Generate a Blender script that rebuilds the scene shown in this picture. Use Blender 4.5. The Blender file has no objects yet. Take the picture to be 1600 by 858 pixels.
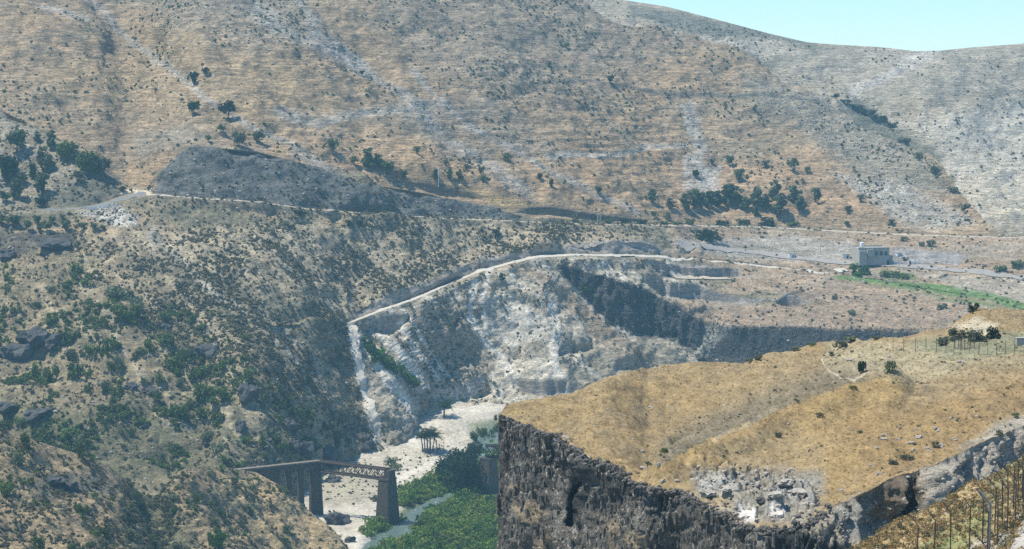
import bpy, bmesh, math, random
import numpy as np
from mathutils import Vector
from mathutils.bvhtree import BVHTree

scene = bpy.context.scene
COL = scene.collection
rng = np.random.default_rng(7)
random.seed(7)

# ------------------------------------------------------------------ camera
W0, H0, F = 1600.0, 858.0, 3300.0            # photograph size and focal length in its pixels
TH = math.atan(329.0 / F)                    # camera looks down by this angle
CT, ST = math.cos(TH), math.sin(TH)
cam_d = bpy.data.cameras.new("camera")
cam = bpy.data.objects.new("camera", cam_d)
COL.objects.link(cam)
cam_d.sensor_width = 36.0
cam_d.lens = 36.0 * F / W0
cam_d.clip_start = 0.5
cam_d.clip_end = 20000.0
cam.rotation_euler = (math.pi / 2 - TH, 0, 0)
scene.camera = cam

# ------------------------------------------------------------------ sky, sun, exposure
SUN_DIR = Vector((-0.43, 0.0, 0.90)).normalized()        # towards the sun
elev = math.asin(SUN_DIR.z)
world = bpy.data.worlds.new("World")
scene.world = world
world.use_nodes = True
nt = world.node_tree
bgn = nt.nodes["Background"]
sky = nt.nodes.new("ShaderNodeTexSky")
sky.sky_type = 'NISHITA'
sky.sun_disc = False
sky.sun_elevation = elev
sky.sun_rotation = math.atan2(SUN_DIR.x, SUN_DIR.y)
sky.altitude = 100
sky.air_density = 1.0
sky.dust_density = 0.0
sky.ozone_density = 5.0
tint = nt.nodes.new("ShaderNodeMix"); tint.data_type = 'RGBA'; tint.blend_type = 'MULTIPLY'
tint.inputs[0].default_value = 1.0; tint.inputs[7].default_value = (0.64, 0.84, 1.0, 1)
nt.links.new(sky.outputs[0], tint.inputs[6]); nt.links.new(tint.outputs[2], bgn.inputs[0])
bgn.inputs[1].default_value = 0.105
sun_d = bpy.data.lights.new("sun", 'SUN')
sun_d.energy = 3.6
sun_d.angle = math.radians(0.55)
sun_d.color = (1.0, 0.935, 0.82)
sun = bpy.data.objects.new("sun", sun_d)
COL.objects.link(sun)
sun.rotation_euler = SUN_DIR.to_track_quat('Z', 'Y').to_euler()
vs = scene.view_settings
vs.view_transform = 'Standard'
vs.look = 'None'
vs.exposure = 0.98
vs.gamma = 1.0
vs.use_curve_mapping = False
cy = scene.cycles
cy.use_denoising = False
cy.max_bounces = 6
cy.diffuse_bounces = 2
cy.glossy_bounces = 2
cy.transmission_bounces = 4
cy.transparent_max_bounces = 6
cy.volume_bounces = 0
cy.caustics_reflective = False
cy.caustics_refractive = False

# ------------------------------------------------------------------ helpers: projection
def kk(px, py):
    u = (px - 800.0) / F
    v = (429.0 - py) / F
    dy = CT + v * ST
    return u / dy, (-ST + v * CT) / dy          # x/Y and z/Y

def unproj(px, py, Y):
    a, b = kk(px, py)
    return np.stack([a * Y, Y + 0 * a, b * Y], -1)

def proj(P):
    d = P[..., 1] * CT - P[..., 2] * ST
    return 800 + F * P[..., 0] / d, 429 - F * (P[..., 1] * ST + P[..., 2] * CT) / d

# ------------------------------------------------------------------ helpers: noise
def _ihash(i, j, k, seed):
    h = (i * 374761393 + j * 668265263 + k * 2147483647 + seed * 1274126177) & 0xFFFFFFFF
    h = ((h ^ (h >> 13)) * 1274126177) & 0xFFFFFFFF
    h = ((h ^ (h >> 16)) * 2246822519) & 0xFFFFFFFF
    return (h ^ (h >> 15)) & 0x3FFFFFFF

def _hash(i, j, k, seed):
    return _ihash(i, j, k, seed) / float(0x3FFFFFFF) * 2 - 1

def vnoise(p, seed=0):
    """gradient noise"""
    f = np.floor(p)
    r = (p - f).astype(np.float32)
    t = r * r * r * (r * (r * 6 - 15) + 10)
    i = f.astype(np.int64)
    out = 0
    for a in (0, 1):
        wa = t[..., 0] if a else 1 - t[..., 0]
        for b in (0, 1):
            wb = wa * (t[..., 1] if b else 1 - t[..., 1])
            for c in (0, 1):
                w = wb * (t[..., 2] if c else 1 - t[..., 2])
                h = _ihash(i[..., 0] + a, i[..., 1] + b, i[..., 2] + c, seed)
                g = ((h & 1023) - 511.5) * (r[..., 0] - a) + (((h >> 10) & 1023) - 511.5) * (r[..., 1] - b) + (((h >> 20) & 1023) - 511.5) * (r[..., 2] - c)
                out = out + w * g
    return out * (2.6 / 511.5)

ROT = np.array([[0.36, 0.48, -0.8], [-0.8, 0.6, 0.0], [0.48, 0.64, 0.6]])
def fbm(P, scale, octaves=4, seed=0, gain=0.5, stretch=(1, 1, 1)):
    q = P * (np.array(stretch) / scale)
    out, amp = 0, 1.0
    for o in range(octaves):
        out = out + amp * vnoise(q + 17.3 * o, seed + o)
        q = (q * 2.03) @ ROT
        amp *= gain
    return out

def ridged(P, scale, octaves=3, seed=0, stretch=(1, 1, 1)):
    q = P * (np.array(stretch) / scale)
    out, amp = 0, 1.0
    for o in range(octaves):
        out = out + amp * (1 - 2 * np.abs(vnoise(q + 9.1 * o, seed + o)))
        q = (q * 2.1) @ ROT
        amp *= 0.5
    return out

# ------------------------------------------------------------------ helpers: masks in plan of the photograph
def sstep(x, a, b):
    t = np.clip((x - a) / (b - a), 0, 1)
    return t * t * (3 - 2 * t)

def seg_dist(x, y, ax, ay, bx, by):
    dx, dy = bx - ax, by - ay
    t = np.clip(((x - ax) * dx + (y - ay) * dy) / (dx * dx + dy * dy + 1e-9), 0, 1)
    return np.hypot(x - ax - t * dx, y - ay - t * dy)

def poly(x, y, pts, soft=6.0):
    m = np.zeros(x.shape)
    xs = [p[0] for p in pts]; ys = [p[1] for p in pts]
    sel = (x > min(xs) - soft) & (x < max(xs) + soft) & (y > min(ys) - soft) & (y < max(ys) + soft)
    if not sel.any():
        return m
    X, Yy = x[sel], y[sel]
    d = np.full(X.shape, 1e9)
    ins = np.zeros(X.shape, bool)
    for i in range(len(pts)):
        ax, ay = pts[i]; bx, by = pts[(i + 1) % len(pts)]
        d = np.minimum(d, seg_dist(X, Yy, ax, ay, bx, by))
        c = ((ay > Yy) != (by > Yy)) & (X < (bx - ax) * (Yy - ay) / (by - ay + 1e-12) + ax)
        ins ^= c
    sd = np.where(ins, d, -d)
    m[sel] = sstep(sd, -soft, soft)
    return m

def line(x, y, pts, w, soft=None):
    soft = soft if soft is not None else w
    m = np.zeros(x.shape)
    xs = [p[0] for p in pts]; ys = [p[1] for p in pts]
    r = w + soft
    sel = (x > min(xs) - r) & (x < max(xs) + r) & (y > min(ys) - r) & (y < max(ys) + r)
    if not sel.any():
        return m
    X, Yy = x[sel], y[sel]
    d = np.full(X.shape, 1e9)
    for (ax, ay), (bx, by) in zip(pts[:-1], pts[1:]):
        d = np.minimum(d, seg_dist(X, Yy, ax, ay, bx, by))
    m[sel] = 1 - sstep(d, max(w - soft, 0), w + soft)
    return m

def at(knots, px):
    k = sorted(knots)
    return np.interp(px, [a for a, b in k], [b for a, b in k])

def smooth(a, n):
    if n < 1:
        return a
    ker = np.hanning(2 * n + 3)[1:-1]
    ker /= ker.sum()
    return np.convolve(np.pad(a, n, mode='edge'), ker, mode='valid')

# ------------------------------------------------------------------ helpers: objects
def tag(o, label=None, cat=None, group=None, kind=None):
    if label: o["label"] = label
    if cat: o["category"] = cat
    if group: o["group"] = group
    if kind: o["kind"] = kind
    return o

def mesh_np(name, verts, faces):
    """verts (n,3); faces (m,k) of one size"""
    verts = np.asarray(verts, np.float32); faces = np.asarray(faces, np.int32)
    me = bpy.data.meshes.new(name)
    me.vertices.add(len(verts))
    me.vertices.foreach_set("co", verts.ravel())
    m, k = faces.shape
    me.loops.add(m * k)
    me.loops.foreach_set("vertex_index", faces.ravel())
    me.polygons.add(m)
    me.polygons.foreach_set("loop_start", np.arange(0, m * k, k, dtype=np.int32))
    me.update(calc_edges=True)
    return me

def link(name, me, mat=None, parent=None):
    o = bpy.data.objects.new(name, me)
    COL.objects.link(o)
    if mat and me is not None and not me.materials: me.materials.append(mat)
    if parent: o.parent = parent
    return o

def empty(name, loc, rz=0.0):
    o = bpy.data.objects.new(name, None)
    COL.objects.link(o)
    o.location = loc
    o.rotation_euler = (0, 0, rz)
    return o

def copy_tree(o, parent=None):
    c = o.copy()
    COL.objects.link(c)
    c.parent = parent
    for ch in list(o.children):
        copy_tree(ch, c)
    return c

class MB:
    def __init__(s): s.v = []; s.f = []
    def add(s, vs, fs):
        b = len(s.v)
        s.v += [tuple(v) for v in vs]
        s.f += [tuple(i + b for i in f) for f in fs]
    def box(s, c, size, rz=0, top=(1, 1)):
        cx, cy_, cz = c; a, b, h = size[0] / 2, size[1] / 2, size[2]
        ca, sa = math.cos(rz), math.sin(rz)
        vs = []
        for z, k in ((0, (1, 1)), (h, top)):
            for sx, sy in ((-1, -1), (1, -1), (1, 1), (-1, 1)):
                x, y = sx * a * k[0], sy * b * k[1]
                vs.append((cx + x * ca - y * sa, cy_ + x * sa + y * ca, cz + z))
        s.add(vs, [(3, 2, 1, 0), (4, 5, 6, 7), (0, 1, 5, 4), (1, 2, 6, 5), (2, 3, 7, 6), (3, 0, 4, 7)])
    def tube(s, pts, rad, n=6):
        pts = [Vector(p) for p in pts]
        rad = rad if hasattr(rad, '__len__') else [rad] * len(pts)
        vs = []; fs = []
        for i, p in enumerate(pts):
            d = (pts[min(i + 1, len(pts) - 1)] - pts[max(i - 1, 0)]).normalized()
            a = d.orthogonal().normalized() if abs(d.z) > .99 else d.cross(Vector((0, 0, 1))).normalized()
            b = d.cross(a)
            for j in range(n):
                t = 2 * math.pi * j / n
                vs.append(p + (a * math.cos(t) + b * math.sin(t)) * rad[i])
        for i in range(len(pts) - 1):
            for j in range(n):
                fs.append((i * n + j, i * n + (j + 1) % n, (i + 1) * n + (j + 1) % n, (i + 1) * n + j))
        fs.append(tuple(range(n))[::-1]); fs.append(tuple((len(pts) - 1) * n + j for j in range(n)))
        s.add(vs, fs)
    def mesh(s, name):
        me = bpy.data.meshes.new(name)
        me.from_pydata(s.v, [], s.f)
        me.update()
        return me
    def build(s, name, mat, parent=None):
        return link(name, s.mesh(name), mat, parent)

# ------------------------------------------------------------------ materials
MATS = {}
def nodes_of(name):
    m = bpy.data.materials.new(name)
    m.use_nodes = True
    MATS[name] = m
    n = m.node_tree.nodes
    return m, m.node_tree, n, m.node_tree.links, n["Principled BSDF"]

def N(nt_, typ, **kw):
    n = nt_.nodes.new(typ)
    for k, v in kw.items():
        setattr(n, k, v)
    return n

def mathn(nt_, op, a, b=None, clamp=False):
    n = N(nt_, "ShaderNodeMath", operation=op, use_clamp=clamp)
    for i, v in enumerate((a, b)):
        if v is None: continue
        if isinstance(v, (int, float)): n.inputs[i].default_value = v
        else: nt_.links.new(v, n.inputs[i])
    return n.outputs[0]

def noise(nt_, vec, scale, detail=3, rough=0.6, map_scale=None):
    if map_scale:
        mp = N(nt_, "ShaderNodeMapping")
        mp.inputs["Scale"].default_value = map_scale
        nt_.links.new(vec, mp.inputs[0]); vec = mp.outputs[0]
    n = N(nt_, "ShaderNodeTexNoise")
    n.inputs["Scale"].default_value = scale
    n.inputs["Detail"].default_value = detail
    n.inputs["Roughness"].default_value = rough
    nt_.links.new(vec, n.inputs["Vector"])
    return n.outputs["Fac"]

def ramp(nt_, fac, lo, hi):
    n = N(nt_, "ShaderNodeMapRange", clamp=True)
    n.inputs[1].default_value = lo; n.inputs[2].default_value = hi
    nt_.links.new(fac, n.inputs[0])
    return n.outputs[0]

def mix(nt_, fac, a, b, blend='MIX'):
    n = N(nt_, "ShaderNodeMix", data_type='RGBA', blend_type=blend)
    for i, v in ((0, fac), (6, a), (7, b)):
        if isinstance(v, (int, float)): n.inputs[i].default_value = v
        elif isinstance(v, tuple): n.inputs[i].default_value = (*v, 1)
        else: nt_.links.new(v, n.inputs[i])
    return n.outputs[2]

def terrain_mat(name, unit, flat=0.35, rock=(0.50, 0.48, 0.42), scrub=(0.050, 0.058, 0.036), bump=0.6, streak=None, tall=1.0, sk=.95):
    """colour from the surface's own colour attribute; flecks of pale stone (attribute Msk r) and dark scrub (g);
    unit = size in metres of the finest flecks"""
    m, t, n, L, b = nodes_of(name)
    tc = N(t, "ShaderNodeTexCoord").outputs["Object"]
    col = N(t, "ShaderNodeAttribute", attribute_name="Col").outputs["Color"]
    msk = N(t, "ShaderNodeSeparateColor")
    L.new(N(t, "ShaderNodeAttribute", attribute_name="Msk").outputs["Color"], msk.inputs[0])
    r, g, s = msk.outputs[0], msk.outputs[1], msk.outputs[2]
    n1 = noise(t, tc, 1 / (unit * 9), 5, 0.62)
    n2 = noise(t, tc, 1 / unit, 4, 0.7, (1, 1, 1 / flat))
    n3 = noise(t, tc, 0.6 / unit, 3, 0.7, (0.6, 0.6, 1.6) if tall == 1.0 else (1.3, 1.3, 1.3 * tall))
    v = mathn(t, 'ADD', mathn(t, 'MULTIPLY', ramp(t, n1, 0.25, 0.75), 0.55), mathn(t, 'MULTIPLY', ramp(t, n2, 0.32, 0.68), 0.8))
    v = mathn(t, 'ADD', v, 0.33)
    n5 = None
    if streak:
        n5 = noise(t, tc, 1.0, 4, 0.75, streak)
        n6 = noise(t, tc, 1.0, 3, 0.7, tuple(a_ * b_ for a_, b_ in zip(streak, (.22, .22, .8))))
        v = mathn(t, 'MULTIPLY', v, mathn(t, 'ADD', mathn(t, 'MULTIPLY', ramp(t, n6, 0.36, 0.64), sk * .55), 1.0 - sk * .28))
        v = mathn(t, 'MULTIPLY', v, mathn(t, 'ADD', mathn(t, 'MULTIPLY', ramp(t, n5, 0.34, 0.66), sk), 1.0 - sk * .5))
    vv = N(t, "ShaderNodeCombineColor")
    for i in range(3): L.new(v, vv.inputs[i])
    c = mix(t, 1.0, col, vv.outputs[0], 'MULTIPLY')
    # pale stone flecks: threshold falls with r
    th = mathn(t, 'SUBTRACT', 0.80, mathn(t, 'MULTIPLY', r, 0.42))
    f1 = mathn(t, 'MULTIPLY', mathn(t, 'SUBTRACT', n3, th), 14.0, True)
    f1 = mathn(t, 'MULTIPLY', f1, ramp(t, r, 0.02, 0.2))
    c = mix(t, f1, c, rock)
    n4 = noise(t, tc, 0.75 / unit, 3, 0.65, (1.0, 1.0, 1.3) if tall == 1.0 else (1.2, 1.2, 1.2 * tall))
    th2 = mathn(t, 'SUBTRACT', 0.82, mathn(t, 'MULTIPLY', g, 0.42))
    f2 = mathn(t, 'MULTIPLY', mathn(t, 'SUBTRACT', n4, th2), 9.0, True)
    f2 = mathn(t, 'MULTIPLY', f2, ramp(t, g, 0.02, 0.2))
    c = mix(t, mathn(t, 'MULTIPLY', f2, 0.85), c, scrub)
    L.new(c, b.inputs["Base Color"])
    b.inputs["Roughness"].default_value = 0.95
    b.inputs["Specular IOR Level"].default_value = 0.1
    bp = N(t, "ShaderNodeBump")
    bp.inputs["Strength"].default_value = bump
    bp.inputs["Distance"].default_value = unit * 0.9
    hgt = mathn(t, 'ADD', n2, mathn(t, 'MULTIPLY', n3, 0.8))
    if streak: hgt = mathn(t, 'ADD', hgt, mathn(t, 'MULTIPLY', n5, 1.2))
    L.new(hgt, bp.inputs["Height"])
    L.new(bp.outputs[0], b.inputs["Normal"])
    return m

def plain(name, col, var=0.3, scale=1.0, rough=0.9, col2=None, metal=0.0, bump=0.0, mscale=None):
    m, t, n, L, b = nodes_of(name)
    tc = N(t, "ShaderNodeTexCoord").outputs["Object"]
    f = noise(t, tc, scale, 5, 0.65, mscale)
    dark = tuple(c * (1 - var) for c in col)
    c = mix(t, ramp(t, f, 0.3, 0.7), dark, col2 or tuple(min(1, c * (1 + var)) for c in col))
    L.new(c, b.inputs["Base Color"])
    b.inputs["Roughness"].default_value = rough
    b.inputs["Metallic"].default_value = metal
    b.inputs["Specular IOR Level"].default_value = 0.2
    if bump:
        bp = N(t, "ShaderNodeBump"); bp.inputs["Strength"].default_value = 0.8
        bp.inputs["Distance"].default_value = bump
        L.new(f, bp.inputs["Height"]); L.new(bp.outputs[0], b.inputs["Normal"])
    return m

def leafmat(name, col, var=0.45):
    """foliage: colour varies from plant to plant and from clump to clump"""
    m, t, n, L, b = nodes_of(name)
    rnd = N(t, "ShaderNodeObjectInfo").outputs["Random"]
    geo = N(t, "ShaderNodeNewGeometry")
    tc = N(t, "ShaderNodeTexCoord").outputs["Object"]
    f = mathn(t, 'ADD', mathn(t, 'MULTIPLY', rnd, 0.5), mathn(t, 'MULTIPLY', geo.outputs["Random Per Island"], 0.5))
    lo = tuple(c * (1 - var) for c in col); hi = (col[0] * (1 + var * 1.2), col[1] * (1 + var), col[2] * (1 + var * .6))
    L.new(mix(t, f, lo, hi), b.inputs["Base Color"])
    b.inputs["Roughness"].default_value = 0.8
    b.inputs["Specular IOR Level"].default_value = 0.15
    tr_ = N(t, "ShaderNodeBsdfTranslucent"); ms_ = N(t, "ShaderNodeMixShader")
    ms_.inputs[0].default_value = 0.35
    L.new(b.inputs["Base Color"].links[0].from_socket, tr_.inputs[0])
    L.new(b.outputs[0], ms_.inputs[1]); L.new(tr_.outputs[0], ms_.inputs[2])
    L.new(ms_.outputs[0], n["Material Output"].inputs[0])
    return m

M = dict(
    mountain=terrain_mat("mountain_ground", 1.3, 0.45, rock=(0.42, 0.41, 0.36), streak=(0.30, 0.12, 1.5), sk=.85),
    hillside=terrain_mat("hillside_ground", 1.0, 0.7, streak=(0.55, 0.3, 1.1), sk=.7),
    spur=terrain_mat("spur_ground", 0.7, 0.8, streak=(0.9, 0.6, 1.6)),
    gold=terrain_mat("dry_grass_ground", 0.33, 0.9, rock=(0.42, 0.41, 0.38), scrub=(0.085, 0.085, 0.06), bump=0.35, streak=(1.6, 0.7, 2.4), sk=.35),
    cliff=terrain_mat("basalt_face", 0.28, 1.0, tall=.25, rock=(0.36, 0.325, 0.265), scrub=(0.018, 0.020, 0.020), bump=1.0),
    floor=terrain_mat("chalk_floor", 1.2, 0.9, rock=(0.25, 0.24, 0.2), scrub=(0.06, 0.075, 0.04), bump=0.3),
    bank=terrain_mat("bank_ground", 0.16, 0.9, rock=(0.5, 0.48, 0.44), scrub=(0.07, 0.085, 0.05), bump=0.7),
)

# ------------------------------------------------------------------ helpers: terrain sheets
PATCH = {}
def loft(pxs, rows, Y0, segs):
    """rows: list of (py array, mode, value); consecutive rows joined by straight slopes in space.
    mode 's': rises with that slope from the row before; 'd': depth offset from the row before; 'Y': absolute depth."""
    pts = []
    Y = Y0 + 0 * pxs
    for i, (py, mode, val) in enumerate(rows):
        py = py + 0 * pxs
        if i:
            zp = kk(pxs, pyp)[1] * Y
            k = -kk(pxs, py)[1]
            if mode == 's':
                Yn = (val * Y - zp) / np.maximum(val + k, 0.02)
            elif mode == 'S':
                sl_, n_ = val
                Yn = smooth((sl_ * Y - zp) / np.maximum(sl_ + k, 0.02), n_)
            elif mode == 'd':
                Yn = Y + val
            else:
                Yn = val + 0 * pxs
            Y = Yn
        pts.append(unproj(pxs, py, Y))
        pyp = py
    out = []
    for i in range(len(pts) - 1):
        for t in np.linspace(0, 1, segs[i], endpoint=False):
            out.append(pts[i] * (1 - t) + pts[i + 1] * t)
    out.append(pts[-1])
    return np.array(out)            # (rows, cols, 3), first row nearest the viewer

def normals(P):
    a = np.gradient(P, axis=1); b = np.gradient(P, axis=0)
    n = np.cross(a, b)
    n /= np.linalg.norm(n, axis=-1, keepdims=True) + 1e-9
    return n

def carve(P, tops, bots, steep=0.85, bench=5.0):
    """cut a steep face between two lines into the slope and a level bench at its foot"""
    px, py = proj(P)
    Y = P[..., 1].copy()
    x0, x1 = min(k for k, _ in tops), max(k for k, _ in tops)
    for c in range(P.shape[1]):
        x = px[:, c].mean()
        if not (x0 <= x <= x1): continue
        t, b = at(tops, x), at(bots, x)
        if b - t < 0.6: continue
        col = py[:, c]; y = Y[:, c].copy()
        o = np.argsort(col)
        Yt = np.interp(t, col[o], y[o]); 
        inside = (col >= t) & (col <= b)
        y2 = y.copy()
        y2[inside] = Yt - (1 - steep) * (Yt - y[inside])
        Yb = Yt - (1 - steep) * (Yt - np.interp(b, col[o], y[o]))
        Ye = np.interp(b + bench, col[o], y[o])
        low = (col > b) & (col < b + bench)
        y2[low] = Yb + (Ye - Yb) * (col[low] - b) / bench
        Y[:, c] = y2
    q = unproj(px, py, Y)
    P[...] = q

def sheet(name, P, mat, paint, smooth_shade=True, kind='structure', rock=None):
    nr, nc = P.shape[:2]
    idx = np.arange(nr * nc).reshape(nr, nc)
    f = np.stack([idx[:-1, :-1], idx[:-1, 1:], idx[1:, 1:], idx[1:, :-1]], -1).reshape(-1, 4)
    me = mesh_np(name, P.reshape(-1, 3), f)
    px, py = proj(P)
    col, msk = paint(px, py, P)
    for nm, arr in (("Col", col), ("Msk", msk)):
        a = me.color_attributes.new(nm, 'FLOAT_COLOR', 'POINT')
        d = np.ones((nr * nc, 4), np.float32)
        d[:, :3] = np.clip(arr, 0, 1).reshape(-1, 3)
        a.data.foreach_set("color", d.ravel())
    if smooth_shade:
        me.polygons.foreach_set("use_smooth", np.ones(len(f), bool))
    o = link(name, me, mat)
    o["kind"] = kind
    PATCH[name] = dict(obj=o, P=P, px=px, py=py, msk=msk)
    return o

class Paint:
    def __init__(s, px, py, P, base, warp=6.0, wscale=40.0):
        s.px = px + warp * fbm(P, wscale, 2, 91)
        s.py = py + 0.6 * warp * fbm(P, wscale, 2, 92)
        s.c = np.ones(px.shape + (3,)) * np.array(base)
        s.m = np.zeros(px.shape + (3,))
    def put(s, mask, color=None, rk=None, sc=None, st=None):
        if color is not None:
            s.c = s.c * (1 - mask[..., None]) + mask[..., None] * np.array(color)
        for i, v in enumerate((rk, sc, st)):
            if v is not None:
                s.m[..., i] = s.m[..., i] * (1 - mask) + mask * v
    def poly(s, pts, color=None, soft=6, k=1.0, **kw): s.put(k * poly(s.px, s.py, pts, soft), color, **kw)
    def line(s, pts, w, color=None, soft=None, k=1.0, **kw): s.put(k * line(s.px, s.py, pts, w, soft), color, **kw)

TAN = (0.30, 0.225, 0.14); TAN2 = (0.36, 0.25, 0.13); OLIVE = (0.17, 0.15, 0.095); PALE = (0.40, 0.37, 0.30)
CHALK = (0.53, 0.49, 0.40); BASALT = (0.036, 0.038, 0.040); GREYCUT = (0.25, 0.225, 0.19); SCREE = (0.10, 0.102, 0.092)
GOLD = (0.232, 0.170, 0.082); GOLDGREY = (0.27, 0.22, 0.14); SOIL = (0.23, 0.18, 0.115)

# ================================================================== THE SETTING
# ------------------------------------------------------------------ hillside: quarry scarp, quarry road, scrub slope, upper road, terrace
NC = 820
pxs = np.concatenate([np.linspace(-260, -20, 50, endpoint=False), np.linspace(-20, 1620, NC - 90), np.linspace(1625, 1860, 40)])
R = lambda k, n=6: smooth(at(k, pxs), n)
GF = 0.15                                         # and rises by this slope beyond 830 m
ZF = 158.0                                        # the valley floor lies this far below the camera
rB = R([(-260, 800), (0, 822), (100, 832), (200, 842), (300, 852), (400, 838), (450, 795), (500, 750), (560, 716), (600, 703), (625, 698), (642, 682), (660, 655), (685, 636), (715, 630), (745, 629), (770, 622), (800, 622), (850, 630), (900, 624), (1000, 606), (1100, 592), (1200, 575), (1300, 562), (1480, 548), (1600, 542), (1860, 530)], 3)
kB = -kk(pxs, rB)[1]
YB_floor = np.where(ZF / kB > 830, (ZF + GF * 830) / (kB + GF), ZF / kB)
YB = np.where(pxs < 330, np.interp(pxs, [-260, 0, 200, 330], [715, 702, 692, 696]), YB_floor)
YB = np.where(pxs > 1000, np.interp(pxs, [1000, 1100, 1200, 1300, 1480, 1600, 1860], [936, 944, 944, 934, 916, 906, 890]), YB)
YB = smooth(YB, 14)
rRo = R([(-260, 470), (0, 480), (100, 480), (200, 485), (300, 490), (400, 495), (500, 502), (540, 506), (550, 504), (600, 485), (650, 468), (700, 446), (750, 426), (800, 412), (840, 403), (900, 400), (1000, 402), (1040, 403), (1100, 406), (1150, 408), (1250, 422), (1330, 433), (1450, 451), (1600, 480), (1860, 520)], 3)
rKt = R([(-260, 560), (0, 580), (300, 600), (400, 600), (540, 560), (600, 540), (700, 510), (800, 480), (840, 450), (880, 415), (920, 426), (960, 438), (1000, 448), (1040, 471), (1090, 486), (1115, 506), (1160, 510), (1300, 512), (1480, 516), (1550, 520), (1600, 525), (1860, 530)], 3)
rKb = R([(-260, 640), (0, 660), (300, 690), (400, 690), (540, 620), (600, 590), (700, 545), (800, 520), (840, 480), (880, 432), (915, 464), (950, 500), (1000, 522), (1050, 530), (1085, 548), (1150, 560), (1300, 552), (1480, 540), (1600, 536), (1860, 534)], 3)
rCt_ = R([(540, 501), (560, 484), (600, 463), (650, 447), (700, 425), (740, 409), (780, 404), (800, 396), (840, 388), (880, 385), (920, 380), (960, 376), (1000, 376), (1030, 386), (1048, 398)], 2)
rRi = rRo - np.interp(pxs, [500, 545, 560, 1040, 1060], [1.5, 1.5, 4, 4, 1.5])
rCt = np.where((pxs > 541) & (pxs < 1048), np.minimum(rCt_, rRi - 1), rRi - 1)
rU = R([(-260, 334), (0, 331), (100, 329), (140, 325), (190, 314), (225, 306), (240, 305), (300, 310), (400, 316), (480, 327), (600, 336), (700, 342), (800, 346), (860, 349), (930, 351), (1200, 356), (1400, 367), (1600, 373), (1860, 378)], 3)
rUi = rU - np.interp(pxs, [60, 150, 190, 228, 245, 300, 900], [2, 3, 7, 7, 3, 2, 2])
rT = R([(-260, 110), (0, 172), (70, 205), (150, 250), (186, 292), (196, 299), (232, 297), (262, 262), (288, 238), (320, 230), (400, 237), (500, 264), (560, 287), (640, 298), (760, 323), (830, 343), (930, 347), (1200, 352), (1400, 363), (1600, 369), (1860, 374)], 2)
rT = np.minimum(rT, rUi - 2)
I = lambda a, b: np.interp(pxs, a, b)
s_low = smooth(I([-260, 300, 420, 540, 640, 840, 900, 1040, 1100, 1300], [.42, .42, .46, .72, 1.05, 1.05, .8, .6, .5, .4]), 14)
s_clf = smooth(I([-260, 400, 540, 600, 840, 880, 920, 1100, 1600], [.42, .46, .72, 1.05, 1.05, 2.0, 3.0, 3.0, 3.0]), 8)
s_mid = smooth(I([-260, 400, 540, 600, 840, 900, 1000, 1040, 1110, 1200, 1860], [.42, .46, .72, 1.05, 1.05, .9, .7, .5, .3, .25, .25]), 10)
s_up = smooth(I([-260, 200, 400, 540, 700, 840, 960, 1060, 1200, 1860], [.42, .42, .44, .55, .55, .45, .3, .22, .2, .2]), 14)
s_top = I([-260, 150, 240, 700, 830, 900, 1860], [.55, .55, .75, .75, .5, .3, .3])
rows = [(rB + 30, 'Y', YB - 12), (rB, 'Y', YB), (rKb, 's', s_low), (rKt, 's', s_clf), (rRo, 'S', (s_mid, 60)), (rRi, 's', 0.0), (rCt, 's', 1.5), (rU, 'S', (s_up, 90)), (rUi, 's', 0.04), (rT, 's', s_top), (rT + 6, 'd', 14.0)]
P = loft(pxs, rows, YB - 12, [6, 76, 70, 60, 5, 18, 84, 8, 44, 4])
T_Y = P[-5, :, 1].copy(); T_py = rT.copy()
# broad relief, roads kept even
px, py = proj(P)
Lr = line(px, py, [(545, 505), (600, 484), (650, 467), (700, 444), (750, 424), (800, 410), (840, 401), (900, 398), (1000, 400), (1040, 401)], 6, 6)
Lr = np.maximum(Lr, line(px, py, list(zip(pxs[::20], rU[::20] - 1)), 4, 3))
dirn = np.array([0, 1, 0])
fall = P[..., 0] * 0.82 - P[..., 1] * 0.57       # down-slope running grooves
gul = ridged(np.stack([P[..., 0] * .57 + P[..., 1] * .82, fall * 0.12, P[..., 2] * 0], -1), 26, 3, 5)
scarp = poly(px, py, [(545, 507), (840, 403), (1045, 403), (1110, 500), (1080, 600), (800, 640), (640, 690), (590, 705)], 8)
amp = (1 - Lr) * np.where(px > 1100, 0.35, 1.0)
d = 2.6 * fbm(P, 45, 3, 1) + 0.9 * fbm(P, 9, 3, 2) - 1.1 * gul * (px < 900) + scarp * (1.1 * ridged(np.stack([P[..., 0] * .43 + P[..., 1] * .9, (P[..., 0] * .9 - P[..., 1] * .43) * .12, P[..., 2] * .1], -1), 8, 3, 8) + 1.3 * fbm(P, 26, 3, 4) + .35 * fbm(P, 3, 2, 9))
clf = poly(px, py, [(870, 408), (930, 424), (1000, 444), (1045, 466), (1100, 482), (1130, 505), (1500, 512), (1500, 548), (1100, 585), (1085, 552), (1000, 526), (950, 504), (905, 462)], 5)
d = d * (1 - .5 * clf) + clf * (1.3 * ridged(P, 7, 3, 6, (1, 1, .3)) + .8 * fbm(P, 2.5, 3, 10, .6, (1, 1, .4)))
nrm = normals(P)
P += nrm * (amp * d)[..., None]
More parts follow.
